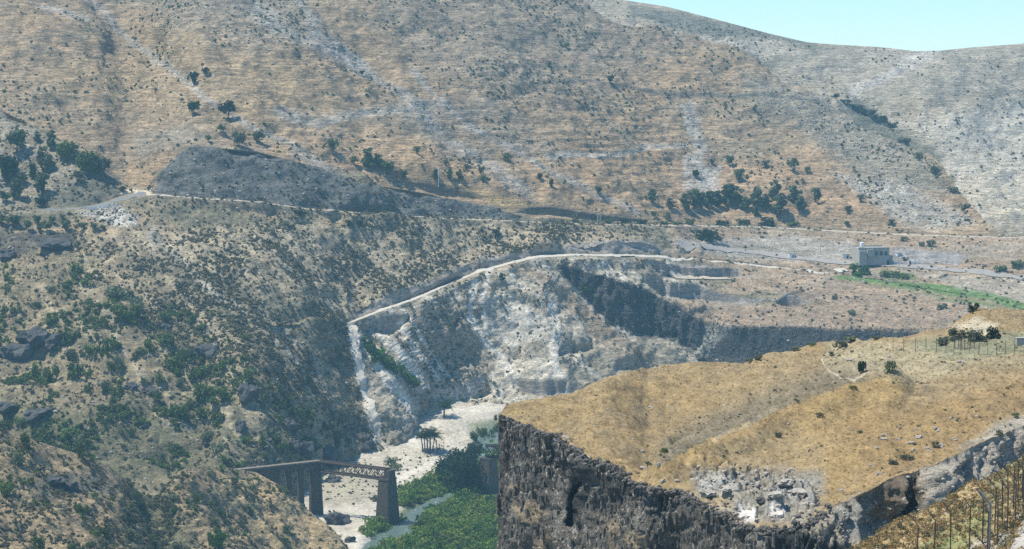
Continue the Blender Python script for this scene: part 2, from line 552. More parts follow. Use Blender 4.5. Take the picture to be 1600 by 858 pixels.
for tops, bots in (
    ([(1008, 403), (1040, 412), (1080, 419), (1140, 418), (1155, 420)], [(1008, 410), (1035, 432), (1090, 434), (1155, 433)]),
    ([(1005, 425), (1050, 441), (1090, 444), (1120, 456), (1200, 466), (1225, 472)], [(1005, 438), (1040, 463), (1100, 470), (1150, 473), (1225, 475)]),
    ([(1210, 472), (1230, 458), (1250, 453), (1270, 457), (1288, 472)], [(1210, 474), (1240, 480), (1288, 477)]),
    ([(808, 598), (850, 593), (884, 591)], [(808, 611), (840, 619), (884, 613)]),
    ([(688, 614), (720, 604), (750, 590), (769, 577)], [(688, 620), (730, 626), (769, 618)]),
    ([(870, 540), (900, 528), (925, 524)], [(870, 553), (900, 552), (925, 545)]),
    ([(568, 510), (600, 494), (637, 490)], [(568, 512), (600, 521), (615, 522), (637, 500)]),
    ([(960, 562), (1000, 550), (1030, 556)], [(960, 575), (1000, 580), (1030, 572)]),
    ([(520, 712), (560, 700), (575, 703)], [(520, 718), (560, 713), (575, 710)]),
):
    carve(P, tops, bots)

CUTS = ([(545, 500), (600, 463), (700, 425), (740, 409), (742, 424), (690, 445), (640, 468), (560, 497)], [(742, 408), (800, 398), (850, 388), (840, 400), (760, 420)], [(820, 392), (880, 385), (960, 376), (1000, 376), (1045, 397), (900, 398), (840, 400)], [(1010, 403), (1040, 412), (1155, 418), (1155, 433), (1035, 432)], [(1008, 425), (1050, 441), (1120, 456), (1225, 472), (1150, 474), (1040, 463), (1008, 440)], [(1212, 472), (1230, 457), (1270, 456), (1288, 474), (1240, 481)], [(568, 510), (600, 493), (637, 490), (612, 522)], [(810, 597), (884, 591), (884, 614), (838, 620)])
def paint_hill(px, py, P):
    p = Paint(px, py, P, OLIVE, 5, 25)
    big = fbm(P, 60, 3, 31)
    p.put(sstep(big, -.2, .6) * .6, TAN)
    p.m[..., 1] = 0.45
    p.m[..., 0] = 0.15
    # left slope: straw patches among scrub
    p.poly([(-260, 380), (130, 390), (330, 480), (560, 700), (400, 900), (-260, 900)], (0.20, 0.163, 0.094), 40, .8, sc=.45)
    p.poly([(-260, 620), (120, 640), (330, 600), (520, 700), (420, 740), (200, 760), (-260, 720)], (0.10, 0.10, 0.055), 30, .65, sc=.75)
    # scrub slope
    p.poly([(130, 370), (480, 345), (820, 352), (1000, 372), (800, 405), (545, 500), (470, 470), (330, 430)], (0.30, 0.25, 0.165), 12, .9, sc=.25, rk=.1)
    p.poly([(545, 497), (740, 410), (800, 400), (1000, 378), (940, 358), (820, 355)], (0.31, 0.25, 0.16), 10, .6, sc=.25)
    # stony gullies running down
    for pts, w in (([(235, 365), (270, 400), (330, 450), (420, 520), (500, 600)], 5), ([(395, 480), (470, 540), (520, 580)], 2.5), ([(440, 420), (490, 450), (530, 492)], 3), ([(588, 372), (598, 395)], 2.5), ([(150, 470), (175, 505), (195, 555)], 2.5), ([(240, 360), (300, 430), (380, 490)], 4)):
        p.line(pts, w, PALE, w, .5, rk=.25, sc=.1)
    for pts, w in (([(395, 400), (440, 440), (500, 490)], 4), ([(330, 470), (420, 545), (500, 620), (560, 690)], 5), ([(255, 390), (330, 470)], 5)):
        p.line(pts, w, (.09, .085, .06), w, .6, sc=.8)
    # dark scree cutting above the upper road
    p.poly([(240, 300), (262, 236), (300, 226), (420, 238), (500, 262), (560, 285), (640, 297), (760, 322), (830, 344), (700, 340), (480, 325), (300, 308)], SCREE, 3, .95, rk=.22, sc=.35)
    p.poly([(230, 330), (300, 312), (360, 318), (330, 350), (250, 350)], (.13, .125, .08), 8, .6, sc=.5)
    p.poly([(500, 335), (560, 333), (545, 352), (505, 350)], (.32, .25, .14), 4, .8)
    # grove spur: pale stones, dark toe
    p.poly([(-260, 60), (0, 170), (80, 215), (130, 262), (130, 300), (60, 320), (-260, 320)], (.225, .195, .135), 6, .9, rk=.5, sc=.5)
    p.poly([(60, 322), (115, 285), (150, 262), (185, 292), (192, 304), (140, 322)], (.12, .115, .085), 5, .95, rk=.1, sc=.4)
    p.poly([(190, 304), (196, 297), (238, 297), (236, 303)], (.5, .43, .3), 2, 1)
    p.poly([(120, 330), (190, 322), (215, 340), (215, 354), (170, 352)], (.34, .32, .27), 4, .8, rk=.8)
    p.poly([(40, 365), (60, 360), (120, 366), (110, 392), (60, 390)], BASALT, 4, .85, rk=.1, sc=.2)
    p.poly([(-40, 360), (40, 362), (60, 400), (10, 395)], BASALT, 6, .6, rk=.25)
    p.poly([(60, 358), (190, 358), (195, 364), (60, 366)], (.36, .27, .16), 2, .8)
    # soil showing in streaks down the fall line
    lefts = fbm(np.stack([(P[..., 0] * .85 + P[..., 1] * .53) / 6, (P[..., 0] * .53 - P[..., 1] * .85) / 70, P[..., 2] / 70], -1), 1, 4, 34, .6)
    lz = poly(p.px, p.py, [(60, 375), (480, 345), (830, 352), (545, 500), (590, 700), (400, 740), (60, 560)], 15)
    p.put(lz * sstep(lefts, .1, .6) * .55, (.32, .27, .18), sc=.1)
    p.put(lz * sstep(-lefts, .1, .6) * .5, (.12, .11, .07), sc=.55)
    # quarry scarp
    sc = poly(p.px, p.py, [(548, 506), (600, 486), (700, 446), (840, 404), (1045, 404), (1110, 450), (1110, 500), (1085, 600), (800, 645), (640, 690), (590, 705), (570, 640), (545, 560)], 5)
    p.put(sc, (.31, .27, .195), rk=.12, sc=.3)
    strata = fbm(np.stack([(P[..., 0] * .43 + P[..., 1] * .9) / 5.5, (P[..., 0] * .9 - P[..., 1] * .43) / 60, P[..., 2] / 60], -1), 1, 3, 33, .45)
    p.put(sc * sstep(strata, .0, .45) * .7, (.42, .385, .305), sc=.1)
    p.put(sc * sstep(-strata, .05, .5) * .65, (.205, .185, .135), sc=.5)
    p.poly([(640, 495), (700, 470), (770, 560), (765, 590), (700, 612), (660, 610)], (.235, .205, .15), 5, .85, rk=.2, sc=.55)
    for pts, w in (([(632, 505), (650, 550), (685, 592)], 5), ([(648, 500), (670, 545), (702, 590)], 3), ([(745, 440), (735, 500), (760, 540), (790, 570), (805, 600)], 6), ([(548, 508), (552, 545), (560, 590), (575, 640), (590, 690)], 6), ([(560, 530), (600, 590), (650, 640)], 8), ([(600, 520), (630, 560), (660, 605)], 8), ([(770, 420), (755, 470), (760, 520)], 4), ([(860, 470), (870, 520), (865, 570), (880, 600)], 6)):
        p.line(pts, w, CHALK, w * .35, .95, rk=.1, sc=.03)
    p.poly([(755, 470), (800, 455), (850, 490), (860, 520), (800, 545), (765, 520)], (.36, .345, .29), 6, .8, rk=.15, sc=.15)
    p.poly([(690, 615), (770, 580), (775, 620), (730, 628)], (.37, .35, .29), 4, .8, sc=.05, rk=.1)
    for pts in ([(790, 405), (850, 430), (900, 480), (960, 530)], [(880, 450), (940, 510), (1010, 560)], [(920, 520), (970, 560)]):
        p.line(pts, 9, (.23, .175, .115), 7, .6, rk=.1)
    # basalt cliffs
    p.poly([(880, 414), (930, 427), (1000, 447), (1045, 471), (1095, 486), (1108, 500), (1098, 532), (1085, 553), (1062, 532), (1000, 524), (950, 503), (915, 466), (885, 434)], BASALT, 3, .95, rk=.08, sc=.2)
    p.poly([(1108, 511), (1160, 510), (1300, 512), (1480, 517), (1480, 560), (1100, 600), (1090, 560), (1120, 535)], BASALT, 3, .93, rk=.12, sc=.2)
    p.poly([(1100, 490), (1150, 492), (1140, 512), (1100, 560), (1085, 556)], (.24, .235, .2), 5, .6, rk=.6)
    # cut faces
    for pts in CUTS:
        p.poly(pts, GREYCUT, 2.5, .95, rk=.05, sc=.08)
    # terrace on the right
    ter = poly(p.px, p.py, [(1045, 356), (1860, 376), (1860, 540), (1600, 524), (1480, 516), (1110, 509), (1050, 470), (1160, 440), (1100, 408), (1040, 396)], 5)
    cutm = poly(p.px, p.py, [(1010, 403), (1040, 412), (1155, 418), (1155, 433), (1120, 456), (1288, 455), (1288, 481), (1150, 474), (1040, 463), (1008, 440)], 2)
    p.put(ter * (1 - cutm), (.265, .20, .13), rk=.22, sc=.32)
    p.put(ter * (1 - cutm) * sstep(fbm(P, 30, 3, 35, .5, (1, 1, 1)), 0, .5) * .6, (.25, .215, .16), sc=.4)
    p.poly([(1040, 378), (1150, 374), (1240, 368), (1330, 376), (1330, 405), (1240, 412), (1120, 400)], (.27, .25, .205), 4, .85, rk=.35)
    p.poly([(1392, 386), (1505, 398), (1500, 416), (1392, 414)], (.22, .21, .19), 2.5, .95, rk=.05, sc=0)
    p.poly([(1310, 430), (1420, 440), (1520, 452), (1610, 472), (1610, 492), (1500, 474), (1400, 453), (1300, 437)], (.10, .17, .05), 2, .95, sc=.2)
    p.poly([(1370, 420), (1420, 424), (1430, 436), (1380, 434)], (.09, .15, .05), 3, .8)
    p.poly([(1420, 425), (1610, 440), (1610, 468), (1500, 452)], (.29, .265, .205), 4, .6, rk=.5, sc=.4)
    p.line([(1290, 440), (1380, 448), (1450, 460), (1530, 472), (1610, 490)], 4, (.2, .155, .1), 2, .7)
    p.line([(1150, 386), (1240, 397), (1290, 420), (1400, 440)], 3, (.12, .11, .08), 2, .6)
    p.poly([(1200, 440), (1350, 455), (1480, 490), (1480, 512), (1300, 508), (1120, 505), (1130, 480), (1290, 486)], (.22, .165, .11), 5, .7, sc=.35, rk=.3)
    return p.c, p.m
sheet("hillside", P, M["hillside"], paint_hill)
T_Y = P[-5, :, 1].copy()

# ------------------------------------------------------------------ mountain
mpx = np.concatenate([np.linspace(-300, -20, 50, endpoint=False), np.linspace(-20, 1560, 720)])
fT = np.interp(mpx, pxs, T_py); fY = np.interp(mpx, pxs, smooth(np.array([T_Y[max(0, i - 25):i + 26].max() for i in range(len(T_Y))]), 55)) + 2
crest = smooth(np.interp(mpx, [-300, 860, 900, 960, 1040, 1100, 1200, 1300, 1400, 1470, 1510, 1535, 1560], [-110, -90, -35, 18, 40, 56, 100, 148, 200, 254, 300, 345, 365]), 6)
crest = np.minimum(crest, fT - 3)
s1 = np.interp(mpx, [-300, 0, 500, 900, 1560], [.36, .36, .40, .42, .42])
mid1 = fT + (crest - fT) * .33; mid2 = fT + (crest - fT) * .68
P = loft(mpx, [(fT + 14, 'Y', fY + 9), (fT, 'Y', fY), (mid1, 's', s1), (mid2, 's', s1 * 1.08), (crest, 's', s1), (crest + 25, 'd', 120.0)], fY + 9, [5, 130, 130, 120, 8])
px, py = proj(P)
edge = sstep(py, -60, 0) * 0 + 1
foot = sstep(np.interp(px, mpx, fT) - py, 0, 25)
d = 7 * fbm(P, 190, 3, 41) + 2.2 * fbm(P, 40, 3, 42) + 1.0 * fbm(P, 9, 3, 43)
for pts, w, a in (([(150, 0), (240, 80), (300, 140), (420, 215), (560, 272)], 16, -4), ([(400, 0), (550, 95), (660, 175), (830, 300)], 18, -4), ([(640, 110), (760, 200), (950, 312)], 14, -4), ([(480, 0), (540, 60), (600, 110)], 14, -3)):
    d = d + a * line(px, py, pts, w, w)
nm_ = normals(P); nm_[-14:] = nm_[-15]; d[-12:] = d[-13]
P += nm_ * (d * foot)[..., None]
# terracettes: narrow stock-trodden steps along the contours
zz = P[..., 2] + 2.0 * fbm(P, 60, 2, 44)
ph = zz / 3.4 - np.floor(zz / 3.4)
terr = poly(px, py, [(560, 180), (1080, 120), (1100, 340), (780, 330), (620, 270)], 30) * .8 + .2
P[..., 2] += foot * terr * 0.9 * (sstep(ph, 0, .25) - ph) * .65 * (1.0 + .8 * fbm(P, 50, 2, 48))
for tops, bots in (([(630, 283), (660, 288), (700, 295), (740, 305), (764, 312)], [(630, 284), (660, 297), (690, 306), (720, 309), (764, 313)]), ([(803, 331), (830, 325), (850, 323), (880, 328), (920, 335), (1000, 343)], [(803, 332), (830, 334), (880, 338), (920, 345), (1000, 346)])):
    carve(P, tops, bots, .9, 4)

def paint_mtn(px, py, P):
    p = Paint(px, py, P, (.25, .19, .118), 14, 60)
    b = fbm(P, 110, 4, 45); b2 = fbm(P, 35, 4, 46, .6, (1, 1, 2))
    p.m[..., 0] = .10; p.m[..., 1] = .28
    p.put(sstep(b, -.1, .6) * .6, (.295, .21, .12))
    p.put(sstep(b2, .1, .7) * .45, (.19, .165, .115), sc=.45)
    # lower straw slopes
    p.poly([(500, 230), (700, 200), (1080, 220), (1080, 345), (860, 335), (640, 290)], (.305, .212, .118), 40, .75, sc=.2, rk=.12)
    p.poly([(1000, 300), (1250, 230), (1350, 280), (1440, 360), (1000, 350)], (.305, .21, .12), 25, .65, sc=.25)
    p.poly([(400, 190), (560, 240), (760, 310), (600, 290), (430, 240)], (.31, .215, .125), 20, .6)
    p.poly([(620, 280), (760, 300), (860, 335), (780, 325)], (.44, .31, .14), 6, .8, sc=.1)
    p.poly([(160, 30), (420, 60), (560, 150), (420, 200), (250, 170), (60, 160)], (.285, .213, .12), 40, .6, sc=.25)
    # grey-blue stony upper slopes
    p.poly([(560, -100), (1000, -20), (1100, 60), (960, 130), (800, 150), (640, 110)], (.205, .175, .13), 40, .6, rk=.3, sc=.5)
    p.poly([(150, -100), (420, -100), (520, 60), (380, 80), (250, 30)], (.2, .18, .14), 30, .6, rk=.4, sc=.5)
    p.poly([(590, 165), (760, 150), (880, 240), (700, 250)], (.2, .185, .15), 20, .5, rk=.3, sc=.4)
    p.poly([(220, 250), (300, 220), (420, 232), (300, 200), (200, 215)], (.2, .18, .14), 12, .6)
    p.poly([(1160, 110), (1300, 150), (1400, 205), (1500, 300), (1400, 300), (1300, 240), (1180, 170)], (.2, .185, .14), 15, .75, rk=.55, sc=.6)
    p.poly([(1300, 265), (1420, 290), (1530, 350), (1440, 358), (1330, 300)], (.3, .28, .23), 10, .7, rk=.75, sc=.55)
    # pale bands of rubble
    for pts, w in (([(130, 0), (240, 85), (300, 140), (420, 215), (560, 272)], 5), ([(400, 10), (480, 60), (550, 95), (660, 175), (730, 240), (830, 305)], 9), ([(640, 110), (700, 165), (760, 210), (860, 265), (950, 312), (1000, 335)], 5), ([(470, 0), (500, 50), (560, 100)], 6), ([(430, 170), (500, 190), (600, 170), (700, 165)], 6), ([(70, 20), (130, 32)], 4)):
        p.line(pts, w, (.29, .28, .245), w, .65, rk=.38, sc=.2)
    p.poly([(1066, 150), (1092, 148), (1108, 300), (1078, 298)], (.30, .29, .25), 4, .7, rk=.42, sc=.15)
    p.poly([(840, 231), (1065, 230), (1066, 238), (850, 243)], (.33, .31, .26), 3, .7, rk=.5)
    p.poly([(1098, 262), (1130, 262), (1130, 300), (1105, 300)], (.34, .33, .29), 6, .7, rk=.7, sc=.35)
    for pts in ([(800, 132), (850, 126), (960, 136), (1070, 137), (1180, 150)], [(810, 110), (900, 108)], [(1150, 150), (1260, 160)], [(1200, 158), (1330, 172), (1380, 195)], [(640, 170), (790, 166)]):
        p.line(pts, 3, (.10, .10, .085), 3, .7, rk=.1, sc=.5)
    # terraced straw lines
    st = sstep(fbm(P, 30, 2, 47, .5, (.15, .15, 8)), .15, .5) * poly(p.px, p.py, [(680, 170), (1090, 140), (1100, 345), (800, 335), (700, 290)], 20)
    p.put(st * .55, (.17, .13, .08))
    for pts in ([(632, 283), (660, 289), (700, 296), (740, 306), (762, 311), (720, 309), (690, 306), (660, 297)], [(805, 331), (830, 325), (850, 323), (880, 328), (920, 336), (1000, 343), (1000, 347), (920, 346), (880, 338)]):
        p.poly(pts, (.16, .125, .09), 2, .95, rk=0, sc=.05)  # cuttings painted darker brown, shade of the carved faces put into the colour
    return p.c, p.m
sheet("mountain", P, M["mountain"], paint_mtn)

# ------------------------------------------------------------------ far ridge beyond the side valley
rpx = np.linspace(840, 1900, 420)
ft = np.interp(rpx, [840, 1100, 1300, 1470, 1530, 1600, 1900], [150, 160, 250, 330, 368, 371, 378]) + 4
Yf0 = np.interp(rpx, [840, 1470, 1530, 1600, 1900], [1600, 1600, 1500, float(T_Y[np.argmin(abs(pxs - 1600))]) - 2, float(T_Y[-1]) - 2])
cr = smooth(np.interp(rpx, [840, 940, 980, 1040, 1110, 1200, 1260, 1310, 1380, 1430, 1470, 1520, 1600, 1720, 1900], [-20, -8, 1, 10, 28, 52, 66, 70, 74, 80, 79, 74, 68, 55, 30]), 4)
ref = np.full_like(rpx, 378.0)
P = loft(rpx, [(ref, 'Y', 1190.0), (ft, 's', .33), ((ft + cr) / 2, 's', .33), (cr, 's', .36), (cr + 25, 'd', 150.0)], 1190.0, [8, 110, 110, 6])
px, py = proj(P)
d = 14 * fbm(P, 220, 3, 51) + 3.5 * fbm(P, 45, 3, 52) + fbm(P, 10, 3, 53)
d = d - 10 * line(px, py, [(1460, 300), (1400, 200), (1330, 130), (1200, 100)], 40, 40)
nm_ = normals(P); nm_[-10:] = nm_[-11]
P += nm_ * (d * sstep(py - np.interp(px, rpx, cr), 0, 40))[..., None]
def paint_ridge(px, py, P):
    p = Paint(px, py, P, (.27, .235, .17), 12, 70)
    p.m[..., 0] = .45; p.m[..., 1] = .35
    p.put(sstep(fbm(P, 80, 3, 55), 0, .6) * .5, (.2, .18, .13), sc=.45)
    p.poly([(980, 0), (1110, 26), (1210, 52), (1330, 72), (1240, 95), (1210, 112), (1100, 70), (980, 25)], (.12, .12, .095), 6, .85, rk=.15, sc=.6)  # dark strip of the ridge: its shade painted as darker, scrubbier ground
    p.poly([(1050, 50), (1200, 60), (1280, 75), (1190, 90), (1100, 68)], (.36, .32, .25), 6, .7, rk=.6)
    p.poly([(1200, 95), (1300, 75), (1430, 82), (1600, 70), (1900, 60), (1900, 140), (1400, 150), (1330, 130)], (.27, .245, .19), 15, .7, rk=.3, sc=.3)
    p.line([(1330, 150), (1420, 100), (1460, 82)], 7, (.4, .37, .32), 7, .6, rk=.8)
    p.poly([(1400, 200), (1480, 180), (1620, 150), (1900, 140), (1900, 300), (1500, 290), (1460, 240)], (.34, .31, .245), 20, .85, rk=.6, sc=.42)
    p.poly([(1490, 300), (1560, 230), (1620, 300), (1620, 360), (1540, 360)], (.38, .34, .25), 15, .7, rk=.6, sc=.3)
    p.poly([(1320, 150), (1400, 200), (1470, 250), (1530, 350), (1440, 300), (1350, 210)], (.1, .105, .075), 8, .7, rk=.1, sc=.7)
    p.line([(1480, 250), (1500, 300), (1530, 345)], 7, (.42, .38, .31), 6, .6, rk=.5)
    return p.c, p.m
sheet("far_hill", P, M["mountain"], paint_ridge)

# ------------------------------------------------------------------ valley floor with the river
fx = np.linspace(-260, 140, 330); fy = np.linspace(560, 1130, 400)
X, Yg = np.meshgrid(fx, fy)
P = np.stack([X, Yg, -ZF + GF * np.clip(Yg - 830, 0, 400)], -1)
px, py = proj(P)
RIVER = [(560, 900), (585, 858), (598, 842), (622, 833), (640, 812), (655, 797), (668, 790), (700, 775), (740, 745), (752, 705), (770, 680), (800, 660)]
rv = line(px, py, RIVER, 14, 10)
P[..., 2] += 0.9 * fbm(P, 40, 3, 61) + .25 * fbm(P, 7, 3, 62) - 2.2 * rv
mound = poly(px, py, [(680, 672), (705, 662), (725, 668), (745, 690), (700, 690)], 8)
P[..., 2] += 2.5 * mound
P[..., 2] += 5 * sstep(-P[..., 0] - 60, 0, 40) * sstep(760 - P[..., 1], 0, 40)
def paint_floor(px, py, P):
    p = Paint(px, py, P, (.37, .335, .265), 3, 15)
    p.m[..., 0] = .12; p.m[..., 1] = .1
    p.put(sstep(fbm(P, 30, 3, 63), .0, .6) * .5, (.43, .40, .32), rk=.3)
    p.poly([(490, 720), (560, 715), (600, 745), (590, 780), (520, 790), (480, 770)], (.3, .27, .19), 8, .8, rk=.4, sc=.45)
    p.poly([(620, 706), (700, 700), (680, 740), (640, 760), (605, 770)], (.42, .385, .3), 6, .7, rk=.5, sc=.3)
    p.poly([(545, 858), (560, 800), (590, 800), (610, 900), (530, 900)], (.48, .44, .35), 6, .6, rk=.4, sc=.3)
    p.poly([(620, 900), (625, 800), (700, 740), (790, 690), (800, 900)], (.09, .12, .05), 6, .9)
    p.poly([(730, 660), (790, 650), (790, 700), (745, 690)], (.13, .15, .08), 5, .8)
    p.line([(600, 760), (650, 735), (690, 715), (660, 700), (640, 690)], 4, (.47, .44, .36), 3, .9, rk=0)
    p.line([(650, 690), (700, 650), (780, 632)], 8, (.45, .42, .345), 6, .8, rk=0)
    return p.c, p.m
sheet("valley_floor", P, M["floor"], paint_floor)

# river: water ribbon in its channel
m, t, n, L, b = nodes_of("river_water")
tc = N(t, "ShaderNodeTexCoord").outputs["Object"]
wn = noise(t, tc, 0.9, 4, 0.65, (1, .5, 1))
L.new(mix(t, ramp(t, wn, .60, .72), (.10, .14, .12), (.45, .5, .5)), b.inputs["Base Color"])
b.inputs["Roughness"].default_value = 0.22
bp = N(t, "ShaderNodeBump"); bp.inputs["Strength"].default_value = .35; bp.inputs["Distance"].default_value = .3
L.new(wn, bp.inputs["Height"]); L.new(bp.outputs[0], b.inputs["Normal"])
def floor_pt(px_, py_, z=-ZF):
    a, b_ = kk(px_, py_)
    Y = z / b_
    if Y > 830: Y = (-z + GF * 830) / (-b_ + GF); z = b_ * Y
    return Vector((a * Y, Y, z))
c = [floor_pt(x, y, -ZF - .25) for x, y in RIVER]
vv = []; ff = []
wd = [7, 6.5, 5.4, 5, 3.6, 2.8, 2.6, 2.6, 3, 5, 6, 6]
cp = []
for i in range(len(c) - 1):
    for k in range(6):
        tt = k / 6
        cp.append((c[i].lerp(c[i + 1], tt), wd[i] * (1 - tt) + wd[i + 1] * tt))
for i, (p_, w_) in enumerate(cp):
    dd = (cp[min(i + 1, len(cp) - 1)][0] - cp[max(i - 1, 0)][0]).normalized()
    s_ = Vector((dd.y, -dd.x, 0))
    vv += [p_ - s_ * w_, p_ + s_ * w_]
    if i: ff.append((2 * i - 2, 2 * i - 1, 2 * i + 1, 2 * i))
me = bpy.data.meshes.new("river"); me.from_pydata(vv, [], ff)
o = link("river", me, MATS["river_water"]); o["kind"] = "structure"

# ------------------------------------------------------------------ near spur, lower left
qpx = np.linspace(-260, 566, 430)
cpy = smooth(np.interp(qpx, [-260, 0, 60, 130, 170, 200, 225, 250, 272, 290, 330, 400, 440, 480, 520, 545, 566], [630, 668, 690, 712, 728, 752, 775, 772, 742, 731, 727, 738, 760, 797, 826, 858, 885]), 2)
cY = smooth(np.interp(qpx, [-260, 0, 130, 200, 240, 290, 400, 480, 545, 566], [575, 592, 606, 628, 642, 652, 692, 684, 668, 664]), 4)
bY = smooth(np.interp(qpx, [-260, 0, 130, 200, 240, 300, 400, 480, 545, 566], [478, 494, 520, 545, 560, 578, 614, 640, 655, 658]), 4)
P = loft(qpx, [(910 + 0 * qpx, 'Y', bY), ((cpy * .55 + 910 * .45), 'Y', bY * .42 + cY * .58), (cpy, 'Y', cY), (cpy + 8, 'd', 12.0), (cpy + 60, 'd', 6.0)], bY, [130, 130, 6, 6])
px, py = proj(P)
d = 3.0 * fbm(P, 40, 3, 71) + 1.4 * ridged(P, 16, 3, 72) * .6 + .45 * fbm(P, 5, 3, 73)
d = d - 5 * line(px, py, [(225, 770), (245, 820), (290, 858)], 26, 26)
P += normals(P) * (d * sstep(py - np.interp(px, qpx, cpy), 2, 26))[..., None]
def paint_spur(px, py, P):
    p = Paint(px, py, P, (.222, .172, .10), 8, 14)
    p.m[..., 0] = .2; p.m[..., 1] = .48
    p.put(sstep(fbm(P, 18, 4, 74), 0, .5) * .65, (.2, .165, .095), sc=.6)
    p.poly([(200, 760), (260, 770), (300, 858), (230, 910), (190, 820)], (.11, .11, .065), 14, .85, sc=.7)
    p.poly([(60, 730), (160, 740), (170, 770), (60, 775)], (.1, .1, .085), 10, .7, rk=.55)
    p.poly([(0, 690), (120, 715), (100, 730), (0, 720)], (.31, .235, .125), 6, .6, sc=.3)
    p.poly([(330, 730), (430, 742), (530, 840), (520, 900), (400, 820)], (.31, .235, .125), 15, .6, sc=.4)
    return p.c, p.m
sheet("left_spur", P, M["spur"], paint_spur)

# ------------------------------------------------------------------ golden hill on the right with its basalt rim
gpx = np.linspace(779, 1840, 640)
E = smooth(np.interp(gpx, [779, 800, 875, 912, 961, 1010, 1079, 1092, 1135, 1150, 1200, 1240, 1268, 1290, 1340, 1390, 1450, 1500, 1600, 1840], [650, 654, 683, 706, 730, 763, 772, 784, 800, 814, 826, 826, 812, 796, 772, 746, 730, 706, 664, 560]), 2)
Ejit = np.interp(gpx, [779, 800, 1250, 1330], [0, 1, 1, .4]) * (3.0 * fbm(np.stack([gpx, 0 * gpx, 0 * gpx], -1), 26, 3, 89) + 1.5 * np.sign(np.sin(gpx / 7.0 + 2 * np.sin(gpx / 23.0))))
zE = np.interp(gpx, [779, 1230, 1290, 1390, 1600, 1840], [-45, -45, -43.5, -42, -40, -38])
YE = smooth(zE / kk(gpx, E)[1], 6)
S = smooth(np.interp(gpx, [779, 790, 850, 900, 950, 1000, 1050, 1100, 1150, 1200, 1250, 1300, 1350, 1420, 1480, 1505, 1520, 1545, 1600, 1840], [647, 639, 620, 605, 593, 585, 577, 568, 560, 549, 540, 530, 534, 533, 522, 505, 495, 489, 482, 455]), 2)
V = smooth(np.interp(gpx, [779, 860, 950, 1010, 1040, 1100, 1200, 1300, 1400, 1500, 1600, 1840], [649, 652, 690, 735, 722, 690, 648, 610, 582, 562, 552, 520]), 6)
V = np.clip(V, S + .5, E - 1)
sl = np.interp(gpx, [779, 1000, 1200, 1500, 1840], [.03, .04, .06, .07, .07])
topS = np.interp(gpx, [779, 900, 1300, 1600], [.04, .05, .05, .05])
P1 = loft(gpx, [(E, 'Y', YE), (V, 'S', (sl, 40)), (V + np.interp(gpx, [779, 960, 1060, 1300, 1450, 1840], [-.6, -.6, 7, 7, 1, -.6]), 'd', np.interp(gpx, [779, 940, 1040, 1300, 1450, 1840], [0, 0, 12, 12, 4, 0])), (S, 's', topS), (S + 6, 'd', 18.0), (S + 60, 'd', 10.0)], YE, [120, 4, 110, 5, 6])
px, py = proj(P1)
rim = sstep(np.interp(px, gpx, E) - py, 0, 14) * (1 - .0 * px)
d = .9 * fbm(P1, 22, 3, 81) + .28 * fbm(P1, 4, 3, 82) + .07 * fbm(P1, .9, 2, 83)
tops = poly(px, py, [(1085, 735), (1150, 735), (1260, 740), (1280, 775), (1250, 790), (1180, 800), (1130, 790), (1085, 768)], 12)
d = d + tops * (.8 * ridged(P1, 4.5, 3, 84) + .5 * ridged(P1, 1.3, 2, 85))
d = d + 2.2 * line(px, py, [(1030, 745), (1100, 712), (1200, 668), (1300, 630), (1400, 602)], 16, 16) - 1.5 * line(px, py, [(1060, 700), (1150, 660), (1250, 622), (1330, 590)], 10, 10)
P1[..., 2] += d * np.maximum(rim, .15)
for r_ in range(5):
    P1[r_, :, 2] -= Ejit * P1[r_, :, 1] / F * (1 - r_ / 5.0)
